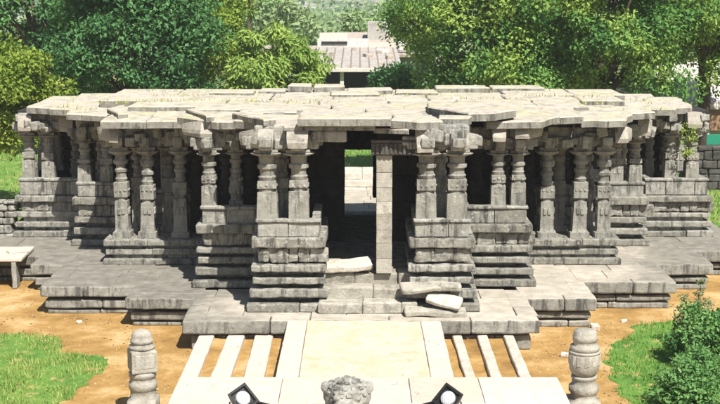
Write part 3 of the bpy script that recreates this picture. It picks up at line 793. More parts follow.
# ------------------------------------------------------------------ causeway, kerbs, terrace
cw = tag(empty('causeway', (0.1, 27, 0)), 'flat ochre stone causeway joining the front terrace to the hall platform', 'causeway')
mb = MB()
mb.box(-1.2, 1.38, 24.52, 29.0, .58, .73, seg=.5, amp=.006, bev=.015)
part(mb, 'deck', M['ochreslab'], cw)
for (a, b) in ((24.52, 27.0), (27.0, 28.98)):
    mb = MB(); mb.box(-1.66, -1.21, a, b - .01, .50, .735, seg=.4, amp=.01, bev=.02); part(mb, 'border_stone', M['pink'], cw)
    mb = MB(); mb.box(1.39, 1.84, a, b - .01, .50, .735, seg=.4, amp=.01, bev=.02); part(mb, 'border_stone', M['pink'], cw)
mb = MB(); mb.box(-1.55, 1.75, 24.5, 29.1, 0, .5); part(mb, 'foundation', M['base'], cw)
for (x0, x1, lab) in ((-2.40, -1.98, 'cream kerb stone nearest the left edge of the causeway'), (-3.06, -2.66, 'middle one of the three cream kerb stones left of the causeway'), (-3.70, -3.34, 'outermost cream kerb stone left of the causeway'),
                 (2.14, 2.36, 'narrow pale kerb stone nearest the right edge of the causeway'), (2.68, 2.92, 'middle one of the narrow pale kerb stones right of the causeway'), (3.28, 3.52, 'outermost narrow pale kerb stone right of the causeway')):
    mb = MB(); z1 = .36
    y = 24.55
    mb.rock(((x0 + x1) / 2, 26.85, z1 / 2 + .02), (x1 - x0, 4.5, z1), seg=.35, bev=.03, amp=.015, rz=R.uniform(-.01, .01))
    tag(mb.build('kerb_stone', M['pink'] if x0 < 0 else M['cream']), lab, 'kerb stone', 'kerb stones beside the causeway')
def earth(x0, x1, label_seed):
    vs = []; fs = []; nx, ny = 10, 24
    for j in range(ny + 1):
        for i in range(nx + 1):
            x = x0 + (x1 - x0) * i / nx; y = 24.48 + 4.6 * j / ny
            vs.append((x, y, .285 + .05 * noise.noise(Vector((x * 2.2, y * 1.1, label_seed)))))
    for j in range(ny):
        for i in range(nx): a = j * (nx + 1) + i; fs.append((a, a + 1, a + nx + 2, a + nx + 1))
    mb = MB(); mb.add(vs, fs, True); tag(mb.build('earth_fill', M['ground']), kind='structure')
earth(-3.6, -1.6, 1); earth(1.8, 3.42, 2)
ter = tag(empty('stone_terrace', (0.2, 20, 0)), 'pale smooth stone terrace in the foreground', 'terrace')
mb = MB(); x = -3.4
xs = [-3.52, -1.5, .95, 2.3, 3.86]
for a, b in zip(xs, xs[1:]):
    mb.box(a, b - .008, 22.9, 24.5 + R.uniform(-.008, .008), .55, .75, seg=.4, amp=.006, bev=.015)
xs = [-3.52, -2.2, 0., 1.6, 3.86]
for a, b in zip(xs, xs[1:]):
    mb.box(a, b - .008, 20.9, 22.89, .55, .752, seg=.4, amp=.006, bev=.015)
mb.box(-3.52, 3.86, 12, 20.89, .55, .75)
part(mb, 'paving_slab', M['pink'], ter)
mb = MB()
mb.rocks_x(-3.46, 3.8, 24.05, .4, 0, .545, .7, 1.3, seg=.3, bev=.03, amp=.015)
mb.rocks_y(-3.47, .4, 12, 24.05, 0, .545, .7, 1.3, seg=.3, bev=.03, amp=.015); mb.rocks_y(3.42, .4, 12, 24.05, 0, .545, .7, 1.3, seg=.3, bev=.03, amp=.015)
part(mb, 'edge_wall', M['base'], ter)

# ------------------------------------------------------------------ carved posts
def post(x, y, kind, label):
    root = tag(empty('stone_post', (x, y, 0)), label, 'stone post', 'carved posts flanking the terrace'); root.scale = (.9, .9, 1)
    a = MB()
    if kind == 'square':
        a.rings([(0, .30, 1), (.42, .30, 1), (.43, .27, 0), (.6, .275, 0), (.62, .30, 0), (.74, .30, 0), (.76, .275, 0), (.84, .27, 0), (.86, .295, 0), (.93, .30, 0), (.95, .27, .2)], 32, jit=.004)
        a.build('post_shaft', M['post'], root)
        b = MB(); b.rings([(.945, .21, 1), (.965, .262, 1), (.985, .27, 1), (1.36, .27, 1), (1.385, .262, 1), (1.40, .22, 1)], 16, rz=rad(20), smooth=False, jit=.006)
        for k in range(4):
            a_ = rad(20 + 90 * k - 90)
            b.rock((math.cos(a_) * .262, math.sin(a_) * .262, 1.18), (.40, .03, .27), rz=a_ + math.pi / 2, seg=.1, bev=.012, amp=.006)
        b.build('square_block', M['post'], root)
        c_ = MB(); c_.rings([(1.395, .24, 0), (1.41, .275, 0), (1.46, .28, 0), (1.475, .225, 0), (1.52, .225, 0), (1.53, .245, 0), (1.585, .245, 0), (1.595, .215, 0), (1.66, .22, 0), (1.72, .19, 0), (1.765, .12, 0), (1.785, .04, 0)], 24, jit=.006)
        c_.build('finial', M['post'], root)
    else:
        a.rings([(0, .32, 1), (.40, .32, 1), (.41, .27, 0), (.52, .28, 0), (.56, .32, 0), (.66, .32, 0), (.70, .26, 0), (.80, .25, 0), (.83, .28, 0), (.87, .27, 0)], 32, jit=.004)
        a.build('post_shaft', M['post'], root)
        b = MB(); b.rings([(.865, .21, 0), (.92, .27, 0), (1.0, .315, 0), (1.12, .335, 0), (1.30, .335, 0), (1.315, .31, 0), (1.33, .335, 0), (1.36, .335, 0), (1.37, .29, 0)], 32, jit=.006)
        for k in range(12):
            a_ = 2 * math.pi * k / 12; b.rock((math.cos(a_) * .326, math.sin(a_) * .326, 1.2), (.10, .03, .2), rz=a_ + math.pi / 2, seg=.08, bev=.012, amp=.006)
        b.build('bowl', M['post'], root)
        c_ = MB(); c_.rings([(1.365, .27, 0), (1.38, .31, 0), (1.46, .31, 0), (1.48, .25, 0), (1.56, .25, 0), (1.57, .265, 0), (1.65, .265, 0), (1.665, .25, 0), (1.735, .25, 0), (1.76, .23, 0), (1.775, .12, 0)], 24, jit=.008)
        c_.build('finial', M['post'], root)
post(-4.2, 24.25, 'square', 'carved grey stone post with a square block and domed top beside the terrace')
post(4.33, 24.25, 'round', 'carved stone post with a round bowl and flat drum top beside the terrace')

# ------------------------------------------------------------------ stone animal statue (only the head shows)
def statue():
    K_ = 1.22
    root = tag(empty('stone_statue', (-.21, 20.6, .75)), 'weathered carved stone animal head rising at the bottom edge of the terrace', 'statue')
    mb = MB()
    def ball(c, r, n=14, m=9):
        rg = []
        vs = []; fs = []
        for i in range(m + 1):
            t = math.pi * i / m
            for k in range(n):
                a = 2 * math.pi * k / n
                vs.append((c[0] + r[0] * math.sin(t) * math.cos(a), c[1] + r[1] * math.sin(t) * math.sin(a), c[2] - r[2] * math.cos(t)))
        for i in range(m):
            for k in range(n):
                j = (k + 1) % n; fs.append((i * n + k, i * n + j, (i + 1) * n + j, (i + 1) * n + k))
        mb.add(vs, fs, True)
    ball((0, .1, .3), (.40, .5, .42)); ball((0, -.02, .62), (.34, .36, .36))
    ball((0, 0., .92), (.33, .34, .30)); ball((0, -.26, .82), (.2, .2, .17)); ball((0, -.4, .78), (.14, .1, .11))
    for s_ in (-1, 1):
        ball((s_ * .13, -.30, .99), (.06, .06, .055)); ball((s_ * .29, 0.02, 1.06), (.07, .06, .11)); ball((s_ * .2, -.3, .12), (.13, .22, .2)); ball((s_ * .23, -.1, .45), (.14, .2, .3))
        ball((s_ * .10, -.26, 1.07), (.10, .06, .035))
    o = mb.build('statue_body', M['stone'], root)
    md = o.modifiers.new('r', 'REMESH'); md.mode = 'VOXEL'; md.voxel_size = .022
    # rows of carved curls and a garland over the crown
    c2 = MB()
    for row, (el, n_) in enumerate(((20, 17), (42, 13), (64, 8), (82, 4))):
        for k in range(n_):
            a = 2 * math.pi * (k + .5 * row) / n_
            e_ = rad(el); p = Vector((.31 * math.cos(e_) * math.cos(a), .32 * math.cos(e_) * math.sin(a), .92 + .285 * math.sin(e_)))
            c2.rock(p, (.075, .075, .07), rz=a, seg=.04, bev=.03, amp=.012, fr=8, tilt=(0, -e_))
    c2.build('carved_curls', M['stone'], root)
    root.scale = (K_, K_, .96)
statue()

# ------------------------------------------------------------------ floodlights
def floodlight(x, y, z, yaw, sgn, label):
    root = tag(empty('floodlight', (x, y, z)), label, 'floodlight', 'floodlights on the terrace')
    root.rotation_euler = (0, 0, yaw); root.scale = (.86, .86, .86)
    tilt = Matrix.Translation((0, 0, .2)) @ Matrix.Rotation(rad(-38), 4, 'X') @ Matrix.Rotation(rad(sgn * -24), 4, 'Y')
    mb = MB(); f = .25; b = .12; vs = [(-f, -.12, -f), (f, -.12, -f), (f, -.12, f), (-f, -.12, f), (-b, .2, -b), (b, .2, -b), (b, .2, b), (-b, .2, b)]
    i_ = .2; vs += [(-i_, -.12, -i_), (i_, -.12, -i_), (i_, -.12, i_), (-i_, -.12, i_), (-i_ * .9, -.06, -i_ * .9), (i_ * .9, -.06, -i_ * .9), (i_ * .9, -.06, i_ * .9), (-i_ * .9, -.06, i_ * .9)]
    fs = [(1, 0, 4, 5), (2, 1, 5, 6), (3, 2, 6, 7), (0, 3, 7, 4), (7, 6, 5, 4)]
    for k in range(4):
        j = (k + 1) % 4; fs += [(k, j, 8 + j, 8 + k), (8 + k, 8 + j, 12 + j, 12 + k)]
    fs.append((12, 13, 14, 15))
    mb.add([tilt @ Vector(v) for v in vs], fs)
    mb.build('housing', M['black'], root)
    l = MB(); vs = [Vector((0, -.175, 0))]; fs = []; n = 28
    rr = [(.07, -.16), (.12, -.145), (.15, -.125), (.16, -.10), (.16, -.06)]
    for r_, yy in rr:
        for k in range(n): vs.append(Vector((r_ * math.cos(2 * math.pi * k / n), yy, r_ * math.sin(2 * math.pi * k / n))))
    for k in range(n):
        j = (k + 1) % n; fs.append((0, 1 + k, 1 + j))
        for q in range(len(rr) - 1): fs.append((1 + q * n + k, 1 + (q + 1) * n + k, 1 + (q + 1) * n + j, 1 + q * n + j))
    l.add([tilt @ v for v in vs], fs, True); l.build('lens', M['glass'], root)
    a = MB()
    for s_ in (-1, 1):
        a.tube([(s_ * .27, 0, .2), (s_ * .27, .02, -.02), (s_ * .2, .02, -.035)], [.018, .018, .018], 6)
    a.tube([(-.22, .02, -.03), (.22, .02, -.03)], [.018, .018], 6)
    a.build('yoke', M['black'], root)
    v = MB()   # side shade panel reaching towards the statue
    v.rock((sgn * .42, -.02, .06), (.42, .30, .03), seg=.2, bev=.006, amp=0, tilt=(rad(-20), rad(sgn * 22)))
    v.build('shade_flap', M['black'], root)
    cb = MB(); cb.tube([(0, .1, .1), (-sgn * .1, .25, -.03), (-sgn * .35, .3, -.035), (-sgn * .6, .05, -.035), (-sgn * .7, -.5, -.035)], [.009] * 5, 6); cb.build('cable', M['black'], root)
floodlight(-2.12, 22.4, .795, rad(30), 1, 'black floodlight with a round lens left of the statue')
floodlight(1.60, 22.4, .795, rad(-30), -1, 'black floodlight with a round lens right of the statue')

# ------------------------------------------------------------------ bench on the left
bn = tag(empty('stone_bench', (-9.9, 35.2, 0)), 'pale slab bench on upright stones at the left edge', 'bench')
mb = MB(); mb.rock((-.5, .85, .82), (2.0, 1.7, .09), seg=.25, bev=.02, amp=.012, rz=.04); mb.build('seat', M['pink'], bn)
mb = MB(); mb.rock((.3, 0.25, .385), (.13, .4, .76), seg=.2, bev=.02, amp=.012); mb.build('leg', M['stone'], bn)
mb = MB(); mb.rock((-.9, 0.25, .385), (.14, .4, .76), seg=.2, bev=.02, amp=.012); mb.build('leg', M['stone'], bn)
mb = MB(); mb.rock((.2, .9, .895), (.55, .35, .05), seg=.2, bev=.015, amp=.012, rz=.5); tag(mb.build('stone_slab', M['pink']), 'thin flat stone left on the slab bench', 'stone slab')
bpy.data.objects[-1] if False else None
for o in COL.objects:
    if o.get('label') == 'thin flat stone left on the slab bench': o.location = (-9.9, 35.2, 0)

# ------------------------------------------------------------------ rubble walls
def rubble_wall(x0, x1, y0, y1, z0, z1, label, m='stone', s=.33):
    mb = MB(); L = math.hypot(x1 - x0, y1 - y0); rz = math.atan2(y1 - y0, x1 - x0); z = z0
    while z < z1 - .05:
        h = R.uniform(s * .6, s * 1.0); h = min(h, z1 - z + .05); t = 0
        while t < L:
            w = R.uniform(s * .8, s * 1.9)
            k = (t + w / 2) / L
            mb.rock((x0 + (x1 - x0) * k, y0 + (y1 - y0) * k + R.uniform(-.03, .03), z + h / 2), (w - .02, .5, h - .015), rz=rz, seg=.18, bev=.05, amp=.03, fr=3); t += w
        z += h
    tag(mb.build('rubble_wall', M[m]), label, 'wall')
rubble_wall(-17, -10.75, 39.6, 39.45, 0.05, 1.78, 'dark rubble stone wall running left from the hall', 'base')
rubble_wall(13.3, 24, 53.6, 52.8, 0, 1.75, 'dark rubble stone wall behind the right lawn', 'dark', .4)

# ------------------------------------------------------------------ foliage
def leaf_faces(vs, fs, c, n, d, s, asp=1.9):
    """one pointed leaf: two triangles folded along the rib"""
    d = d.normalized(); t = n.cross(d)
    if t.length < 1e-4: return
    t.normalize(); o = len(vs)
    a = c; b = c + d * s * asp; m1 = c + d * s * asp * .45 + t * s * .5 + n * s * .12; m2 = c + d * s * asp * .45 - t * s * .5 + n * s * .12
    vs += [tuple(a), tuple(m1), tuple(b), tuple(m2)]; fs += [(o, o + 1, o + 2, o + 3)]
def rdir(): 
    while True:
        v = Vector((R.uniform(-1, 1), R.uniform(-1, 1), R.uniform(-1, 1)))
        if .05 < v.length < 1: return v.normalized()
def crown(blobs, per, ls, droop=.25, flat=1., asp=1.9):
    vs = []; fs = []
    for (c, r) in blobs:
        c = Vector(c)
        for _ in range(per):
            v = rdir(); q = r * (R.random() ** .33)
            p = c + Vector((v.x * q, v.y * q, v.z * q * .8 * flat))
            n = (v + Vector((0, 0, .7)) + rdir() * .6).normalized()
            d = (rdir() + v * .5 + Vector((0, 0, -droop))).normalized()
            leaf_faces(vs, fs, p, n, d, ls * R.uniform(.6, 1.35), asp)
    mb = MB(); mb.add(vs, fs); return mb
def tree(label, x, y, cz, rx, ry, rzz, nb, per, ls, br, leaf, name='broadleaf_tree', seed=0, droop=.25, trunk_r=.25, group='trees behind the hall', lump=.4, skip=0., shell=.6, asp=1.9):
    R.seed(seed)
    root = tag(empty(name, (x, y, 0)), label, 'tree', group)
    # limbs
    tb = MB(); blobs = []
    th = max(.6, cz - rzz * .75)
    tb.tube([(0, 0, -.05), (.06, .03, th * .5), (.0, .1, th), (.1, 0, cz)], [trunk_r * 1.3, trunk_r, trunk_r * .85, trunk_r * .4], 9)
    for i in range(nb):
        v = rdir(); k = shell + (1 - shell) * R.random()
        lum = 1 + lump * noise.noise(v * 1.8 + Vector((seed, 0, 0)))
        c = Vector((v.x * rx * k * lum, v.y * ry * k * lum, cz + v.z * rzz * k * lum))
        if c.z < .5: c.z = .5
        if R.random() < skip: continue
        blobs.append((c, br * R.uniform(.6, 1.3)))
        if i % max(1, nb // 14) == 0:
            m = Vector((0, 0, th)).lerp(c, .5) + Vector((R.uniform(-.2, .2), R.uniform(-.2, .2), .3))
            tb.tube([(0, .05, th * R.uniform(.75, 1.1)), tuple(m), tuple(c)], [trunk_r * .45, trunk_r * .28, trunk_r * .08], 6)
    tb.build('trunk', M['bark'], root)
    crown(blobs, per, ls, droop, asp=asp).build('crown', leaf, root)
    R.seed(seed + 1000)
    return root
tree('dense dark bluish green tree behind the left half of the hall roof', -9.6, 55, 6.3, 3.5, 3., 4.2, 125, 420, .105, .85, M['leaf_a'], seed=21)
tree('yellow-green tree rising to the right of the dark bluish tree', -7.4, 58, 7.2, 2.3, 2.4, 4.6, 75, 400, .105, .8, M['leaf_d'], seed=22)
tree('tall blue-green tree at the upper left corner behind the bushy tree', -15.5, 64, 7.8, 4.2, 3., 4.4, 95, 380, .125, 1., M['leaf_a'], seed=23)
tree('bushy yellow-green tree at the far left beside the hall', -13.9, 47.5, 4.5, 2.8, 2., 2.1, 70, 420, .09, .65, M['leaf_d'], seed=24, trunk_r=.18)
tree('bright light green drooping tree behind the middle of the roof', -3.6, 54, 5.0, 1.9, 1.7, 1.75, 60, 300, .085, .55, M['leaf_c'], seed=25, droop=1.1, trunk_r=.16, asp=3.4)
tree('large spreading green tree behind the right centre of the hall', 5.6, 55, 6.8, 3.7, 3.4, 4.6, 150, 440, .10, .95, M['leaf_b'], seed=26, trunk_r=.4)
tree('broad sunlit green tree behind the right part of the hall roof', 10.4, 56, 6.8, 3.6, 3.4, 4.6, 150, 440, .10, .95, M['leaf_b'], seed=27, trunk_r=.4)
tree('green tree at the upper right edge above the tiled house', 15.2, 57.5, 8.2, 2.9, 3., 3.5, 115, 420, .10, .9, M['leaf_b'], seed=28, trunk_r=.3)
tree('dark low tree under the large spreading trees on the right', 1.7, 60, 3.2, 1.2, 1.4, 1.5, 28, 360, .10, .75, M['leaf_a'], seed=29)
tree('pale green shrubby tree beyond the sheds in the middle', -2.5, 122, 3.4, 5., 4., 2.2, 36, 130, .33, 1.6, M['leaf_f'], seed=30, group='distant trees')
tree('pale green rounded tree left of the distant sheds', -10.5, 125, 4.6, 6.0, 4., 3.2, 45, 130, .33, 1.6, M['leaf_f'], seed=31, group='distant trees')
tree('far green tree peeping above the white distant house', 4.6, 132, 3.7, 4.5, 4., 2.4, 36, 130, .33, 1.5, M['leaf_f'], seed=32, group='distant trees')

# coconut palm behind the drooping tree
def palm():
    R.seed(5)
    root = tag(empty('palm_tree', (-6.2, 72, 0)), 'feathery palm with a slender trunk above the bright drooping tree', 'tree')
    t = MB(); t.tube([(0, 0, -.05), (.1, 0, 4), (.2, 0, 7.9)], [.2, .16, .13], 8); t.build('trunk', M['bark'], root)
    vs = []; fs = []
    for k in range(16):
        a = 2 * math.pi * k / 16 + R.uniform(-.15, .15); up = R.uniform(.1, 1.1); L = R.uniform(1.9, 2.5)
        prev = Vector((.2, 0, 7.9)); dirv = Vector((math.cos(a), math.sin(a), up)).normalized()
        for i in range(14):
            nxt = prev + dirv * L / 14; dirv = (dirv + Vector((0, 0, -.10))).normalized()
            side = dirv.cross(Vector((0, 0, 1))).normalized()
            for s_ in (-1, 1):
                leaf_faces(vs, fs, prev, Vector((0, 0, 1)), side * s_ + dirv * .5 + Vector((0, 0, -.35)), .09, 5.5 * math.sin(.25 + 2.6 * (i + 1) / 15))
            prev = nxt
    mb = MB(); mb.add(vs, fs); mb.build('crown', M['leaf_b'], root)
palm()

def bush(label, x, y, h, r, nb, per, ls, leaf, seed, name='bush', group=None):
    R.seed(seed)
    root = tag(empty(name, (x, y, 0)), label, 'bush', group)
    tb = MB(); bl = []
    for i in range(nb):
        v = rdir(); c = Vector((v.x * r * R.uniform(.3, 1), v.y * r * R.uniform(.3, 1), h * .5 + v.z * h * .42)); bl.append((c, r * R.uniform(.22, .4)))
        if i % 2 == 0: tb.tube([(c.x * .15, c.y * .15, -.02), (c.x * .5, c.y * .5, c.z * .6), tuple(c)], [.025, .018, .006], 5)
    tb.build('stem', M['bark'], root); crown(bl, per, ls, .1).build('leaves', leaf, root)
bush('large dark green bush on the right lawn', 7.35, 27.9, 1.35, .66, 34, 120, .055, M['leaf_e'], 41)
bush('pale tall weed bush above the dark bush on the right', 7.75, 29.2, 1.75, .42, 22, 70, .035, M['leaf_g'], 42)
bush('leafy green bush in the lower right corner', 6.55, 25.0, .95, .75, 44, 110, .05, M['leaf_e'], 43)
bush('green bush cut off by the right edge beside the dark bush', 8.2, 28.0, 1.25, .6, 30, 110, .055, M['leaf_e'], 44)
bush('low weed spreading on the lawn below the dark bush', 7.3, 26.5, .7, .6, 24, 90, .045, M['leaf_e'], 45)
# sprig growing out of the right wing
R.seed(46)
root = tag(empty('sprouting_plant', (9.9, 39.0, 3.75)), 'yellow-green sprig sprouting from the right wing between its two pillars', 'plant')
crown([((R.uniform(-.15, .15), R.uniform(-.1, .1), R.uniform(-.45, .45)), .17) for _ in range(9)], 40, .045, .5).build('leaves', M['leaf_c'], root)
t = MB(); t.tube([(0, .1, -.55), (.02, 0, 0), (0, -.02, .4)], [.015, .012, .005], 5); t.build('stem', M['bark'], root)

# far wooded slope, one mass
R.seed(60)
vs = []; fs = []
for q_ in range(3300):
    x = R.uniform(-260, 260); y = R.uniform(150, 640)
    if q_ >= 2600: y = R.uniform(305, 640); x = -4 + R.uniform(-.1, .08) * y
    if abs(x) > y * .33 + 12: continue
    if y < 300: z = 0
    else:
        i = int((x + 420) / 840 * 70); j = int((y - 300) / 500 * 26); z = hill_v[j * 71 + i][2] - .5
    if noise.noise(Vector((x * .02, y * .02, 1))) < (-.22 if y < 260 else (.02 if q_ < 2600 else -.15)): continue
    r = R.uniform(1.4, 3.0)
    if abs(x + 2) < y * .08: r = R.uniform(.7, 1.5) if y < 300 else R.uniform(1.2, 3.2)
    for _k in range(16):
        v = rdir(); p = Vector((x, y, z + r * .9)) + Vector((v.x * r, v.y * r, v.z * r * .9))
        leaf_faces(vs, fs, p, (v + Vector((0, 0, .5))).normalized(), rdir(), R.uniform(.7, 1.3), 1.5)
mb = MB(); mb.add(vs, fs); tag(mb.build('distant_woodland', M['leaf_f']), kind='stuff')

# ------------------------------------------------------------------ distant buildings
R.seed(70)
sh = tag(empty('open_shed', (0, 84, 0)), 'open shed with a pale sloping roof behind the middle of the hall', 'shed')
def bp(root, name, m, *boxes, **k):
    mb = MB()
    for b_ in boxes: mb.box(*b_, **k)
    return part(mb, name, M[m], root)
mb = MB(); mb.slab([(-3.0, 80.), (2.6, 80.), (2.6, 92.), (-3.0, 92.)], 3.42, .16, step=.8, amp=.05, dz=(0, .06)); part(mb, 'roof', M['sheet'], sh)
bp(sh, 'back_wall', 'void', (-2.9, 2.5, 88, 88.3, 0, 3.5)); bp(sh, 'post', 'white', (-1.23, -1.0, 80.3, 80.5, 0, 3.25)); bp(sh, 'post', 'white', (2.2, 2.4, 80.3, 80.5, 0, 3.25))
bp(sh, 'fascia', 'mud', (-3.0, 2.6, 79.9, 79.98, 3.18, 3.40)); bp(sh, 'side_wall', 'mud', (.3, 2.5, 81, 81.2, 0, 2.1))
bp(sh, 'ridge_wall', 'white', (-3.0, .6, 92.05, 92.3, 3.3, 4.75)); bp(sh, 'eave_shade', 'void', (-2.7, -.9, 91.97, 92.03, 4.35, 4.55)); bp(sh, 'ridge_wall', 'mud', (.62, 2.6, 92.05, 92.3, 3.3, 4.45))  # the dark strip on the ridge wall is painted eave shade
for x_, y_, w_ in ((.5, 86, .5), (1.3, 88, .35), (1.9, 85, .4), (-.4, 90, .3), (-1.9, 87, .28)):
    mb = MB(); zt_ = 3.42 + .06 * (y_ - 80); mb.rock((x_, y_, zt_ + .1), (w_, w_, .25), seg=.15, bev=.05, amp=.03, rz=x_); o_ = mb.build('roof_weight', M['brown'])
    o_.parent = sh; o_.matrix_parent_inverse = Matrix.Translation(-Vector(sh.location))
h2 = tag(empty('flat_house', (-.6, 104, 0)), 'low brownish flat-roofed house behind the open shed', 'house')
bp(h2, 'wall', 'mud', (-3.1, 2.6, 100, 108, 0, 3.5)); mb = MB(); mb.slab([(-3.3, 99.5), (2.7, 99.5), (2.7, 109), (-3.3, 109)], 3.75, .18, step=.8, amp=.08, dz=(0.01, .09)); part(mb, 'roof', M['brown'], h2)
bp(h2, 'parapet', 'mud', (-3.2, -1., 103.5, 103.8, 4.2, 4.75)); bp(h2, 'stair_room', 'plaster', (.6, 2.2, 104, 106.5, 4.2, 5.6)); bp(h2, 'window', 'void', (-2.9, -.6, 99.93, 99.99, 2.75, 3.1)); bp(h2, 'window', 'void', (.6, 2.2, 99.93, 99.99, 2.4, 3.0)); bp(h2, 'door', 'void', (-.2, .4, 99.93, 99.99, 0, 2.))
h3 = tag(empty('white_house', (3.9, 98, 0)), 'small white house beside the large tree behind the shed', 'house')
bp(h3, 'wall', 'white', (2.75, 6., 95, 101, 0, 3.9)); bp(h3, 'roof', 'sheet', (2.6, 6.2, 94.7, 101.3, 3.92, 4.1)); bp(h3, 'window', 'void', (3.0, 3.7, 94.93, 94.99, 2.7, 3.3)); bp(h3, 'ledge', 'brown', (2.75, 4.4, 94.5, 94.98, 2.2, 2.35))
h5 = tag(empty('concrete_house', (3.2, 90, 0)), 'grey two-room concrete house with a dark verandah right of the open shed', 'house')
bp(h5, 'wall', 'plaster', (1.3, 5.2, 89.5, 94, 0, 3.6)); bp(h5, 'roof', 'sheet', (1.1, 5.4, 88.6, 94.2, 3.62, 3.8)); bp(h5, 'window', 'void', (1.7, 2.3, 89.43, 89.49, 2.5, 3.1)); bp(h5, 'window', 'void', (2.7, 3.2, 89.43, 89.49, 2.5, 3.1))
bp(h5, 'parapet', 'white', (1.1, 2.0, 88.7, 88.9, 3.805, 4.2)); bp(h5, 'water_tank', 'white', (2.6, 3.3, 91, 91.8, 3.805, 4.6), bev=.2)
h4 = tag(empty('low_house', (-5, 112, 0)), 'low pale house half hidden by the drooping tree', 'house')
bp(h4, 'wall', 'white', (-8, -3.6, 108, 114, 0, 3.0)); bp(h4, 'roof', 'brown', (-8.2, -3.4, 107.6, 114.4, 3.02, 3.3)); bp(h4, 'window', 'void', (-5.3, -4.4, 107.93, 107.99, 1.7, 2.5))
# thatched hut at the left
ht = tag(empty('thatched_hut', (-16.2, 75, 0)), 'small hut with a brown thatched roof between the left trees', 'hut')
bp(ht, 'wall', 'mud', (-18, -14.4, 74, 78, 0, 2.9)); bp(ht, 'window', 'void', (-16, -15.2, 73.93, 73.99, 1.6, 2.4))
mb = MB(); x0, x1, y0, y1, ze, zr = -18.4, -14.0, 73.5, 78.5, 2.95, 4.5
mb.add([(x0, y0, ze), (x1, y0, ze), (x1, y1, ze), (x0, y1, ze), (x0 + .9, 76, zr), (x1 - .9, 76, zr), (x0, y0, ze - .2), (x1, y0, ze - .2), (x1, y1, ze - .2), (x0, y1, ze - .2)],
       [(0, 1, 5, 4), (1, 2, 5), (2, 3, 4, 5), (3, 0, 4), (0, 6, 7, 1), (1, 7, 8, 2), (2, 8, 9, 3), (3, 9, 6, 0), (9, 8, 7, 6)]); part(mb, 'roof', M['thatch'], ht)
# tiled house at the right
hr = tag(empty('tiled_house', (18.5, 65, 0)), 'low house with a weathered tiled roof at the right edge', 'house')
bp(hr, 'wall', 'mud', (13.9, 24, 62, 69, 0, 2.9)); bp(hr, 'lean_to_wall', 'brick', (13.9, 24, 61.2, 61.98, 1.6, 2.6))
mb = MB(); mb.add([(13.5, 61.0, 2.95), (24.5, 61.0, 2.95), (24.5, 65.5, 4.6), (13.5, 65.5, 4.6), (24.5, 70, 2.8), (13.5, 70, 2.8), (13.5, 61.0, 2.62), (24.5, 61.0, 2.62), (24.5, 70, 2.62), (13.5, 70, 2.62)],
       [(0, 1, 2, 3), (3, 2, 4, 5), (0, 6, 7, 1), (6, 9, 8, 7), (0, 3, 5, 9, 6), (1, 7, 8, 4, 2)]); part(mb, 'roof', M['tiles'], hr)
bp(hr, 'door', 'void', (19.5, 20.5, 61.93, 61.99, 0, 1.6))
sg = tag(empty('green_board', (15.9, 56, 0)), 'small green board on posts behind the right wall', 'board')
bp(sg, 'panel', 'green', (15.0, 16.6, 55.96, 56.0, 1.55, 2.0)); bp(sg, 'post', 'white', (15.05, 15.12, 56.005, 56.06, 0, 2.05)); bp(sg, 'post', 'white', (16.45, 16.52, 56.005, 56.06, 0, 2.05))

rp = tag(empty('stone_steps', (0, 52, 0)), 'low sunlit stone steps of another court seen through the dark doorway', 'steps')
for (z0, z1, y) in ((0, .3, 51.6), (.3, .56, 51.95), (.56, .82, 52.3)):
    mb = MB(); mb.rocks_x(-4, 4, y, 2.6 - (y - 51.6), z0, z1, .9, 1.8, seg=.4, bev=.03, amp=.015); part(mb, 'step', M['cream'], rp)
# ------------------------------------------------------------------ small stones on the earth
R.seed(80)
for i, (x, y, lab) in enumerate(((-5.1, 29.6, 'small white stone lying on the ochre earth left of the front steps'), (5.75, 30.9, 'white stone at the foot of the right platform corner'), (4.65, 28.5, 'small pale stone on the earth between platform and right post'), (4.9, 26.6, 'pale pebble on the earth behind the right carved post'), (-7.0, 31.5, 'pale pebble on the earth in front of the left platform'), (6.6, 31.6, 'flat grey stone on the earth beside the right lawn edge'))):
    mb = MB(); s_ = .2 if i == 1 else R.uniform(.09, .14); mb.rock((0, 0, s_ * .3), (s_ * 1.5, s_, s_ * .7), seg=.05, bev=.03, amp=.02, fr=9, rz=R.uniform(0, 3))
    o = mb.build('stone', M['pink']); o.location = (x, y, 0); tag(o, lab, 'stone', 'stones on the earth')

# ------------------------------------------------------------------ air
hz = MB(); X0, X1, Y0, Y1, Z0, Z1 = -950, 950, -70, 1520, -3, 130
hz.add([(X0, Y0, Z0), (X1, Y0, Z0), (X1, Y1, Z0), (X0, Y1, Z0), (X0, Y0, Z1), (X1, Y0, Z1), (X1, Y1, Z1), (X0, Y1, Z1)], [(0, 3, 2, 1), (4, 5, 6, 7), (0, 1, 5, 4), (1, 2, 6, 5), (2, 3, 7, 6), (3, 0, 4, 7)])
hm = bpy.data.materials.new('haze'); hm.use_nodes = True; hm.node_tree.nodes.clear()
ho = hm.node_tree.nodes.new('ShaderNodeOutputMaterial'); hv = hm.node_tree.nodes.new('ShaderNodeVolumePrincipled')
hv.inputs['Density'].default_value = .0003; hv.inputs['Color'].default_value = (.86, .92, 1., 1)
hm.node_tree.links.new(hv.outputs[0], ho.inputs['Volume'])
tag(hz.build('haze', hm), kind='stuff')
S.cycles.volume_bounces = 1

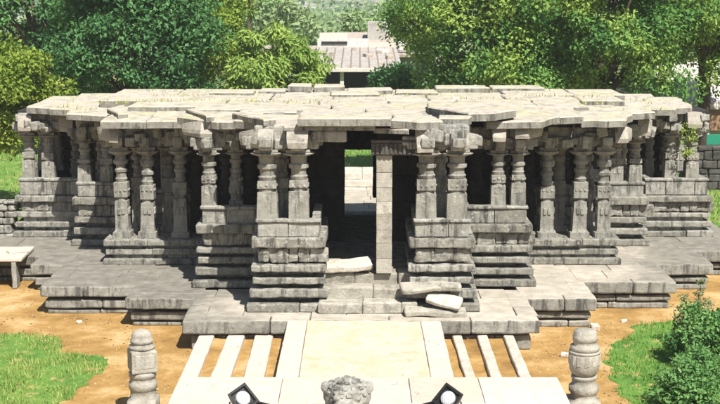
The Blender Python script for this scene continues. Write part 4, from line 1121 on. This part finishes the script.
# grit, chips and dead leaves on the bare earth
R.seed(90)
for nm, mt, num in (('gravel', 'grit', 4200), ('leaf_litter', 'bark', 1500)):
    mb = MB(); vs = []; fs = []
    for _ in range(num):
        x = R.uniform(-9.5, 9.5); y = R.uniform(24, 36)
        if inside(x, y, L1) or inside(x, y, L2) or (-3.5 < x < 3.8 and y < 24.6) or (-1.7 < x < 1.9): continue
        if noise.noise(Vector((x * .8, y * .8, 11))) < R.uniform(-.5, .35): continue
        s_ = R.uniform(.008, .026) if nm == 'gravel' else R.uniform(.02, .045); a = R.uniform(0, 6.28); o = len(vs)
        ca, sa = math.cos(a) * s_, math.sin(a) * s_
        if nm == 'gravel':
            vs += [(x + ca, y + sa, 0), (x - sa, y + ca, 0), (x - ca, y - sa, 0), (x + sa, y - ca, 0), (x, y, s_ * 1.1)]
            fs += [(o, o + 1, o + 4), (o + 1, o + 2, o + 4), (o + 2, o + 3, o + 4), (o + 3, o, o + 4)]
        else:
            vs += [(x + ca, y + sa, .006), (x - sa * .5, y + ca * .5, .015), (x - ca, y - sa, .008), (x + sa * .5, y - ca * .5, .012)]; fs.append((o, o + 1, o + 2, o + 3))
    mb.add(vs, fs); tag(mb.build(nm, M[mt]), kind='stuff')

# ------------------------------------------------------------------ light, sky, camera
SUN = Vector((.27, -.55, .82)).normalized()
sd = bpy.data.lights.new('sun', 'SUN'); sd.energy = 4.2; sd.angle = rad(.5); sd.color = (1., .965, .90)
so = bpy.data.objects.new('sun', sd); COL.objects.link(so); so.rotation_euler = (-SUN).to_track_quat('-Z', 'Y').to_euler()
W = bpy.data.worlds.new('World'); S.world = W; W.use_nodes = True
nt = W.node_tree; nt.nodes.clear()
o = nt.nodes.new('ShaderNodeOutputWorld'); bg = nt.nodes.new('ShaderNodeBackground'); sk = nt.nodes.new('ShaderNodeTexSky')
sk.sky_type = 'NISHITA'; sk.sun_disc = False; sk.sun_elevation = math.asin(SUN.z); sk.sun_rotation = math.atan2(SUN.x, SUN.y)
bg.inputs[1].default_value = .05
nt.links.new(sk.outputs[0], bg.inputs[0]); nt.links.new(bg.outputs[0], o.inputs[0])

cd = bpy.data.cameras.new('camera'); cd.sensor_width = 36; cd.lens = 65; cd.clip_end = 3000
co = bpy.data.objects.new('camera', cd); COL.objects.link(co)
co.location = (0, 0, 8.25); co.rotation_euler = (math.pi / 2 - math.atan(214 / 1300), 0, 0)
S.camera = co
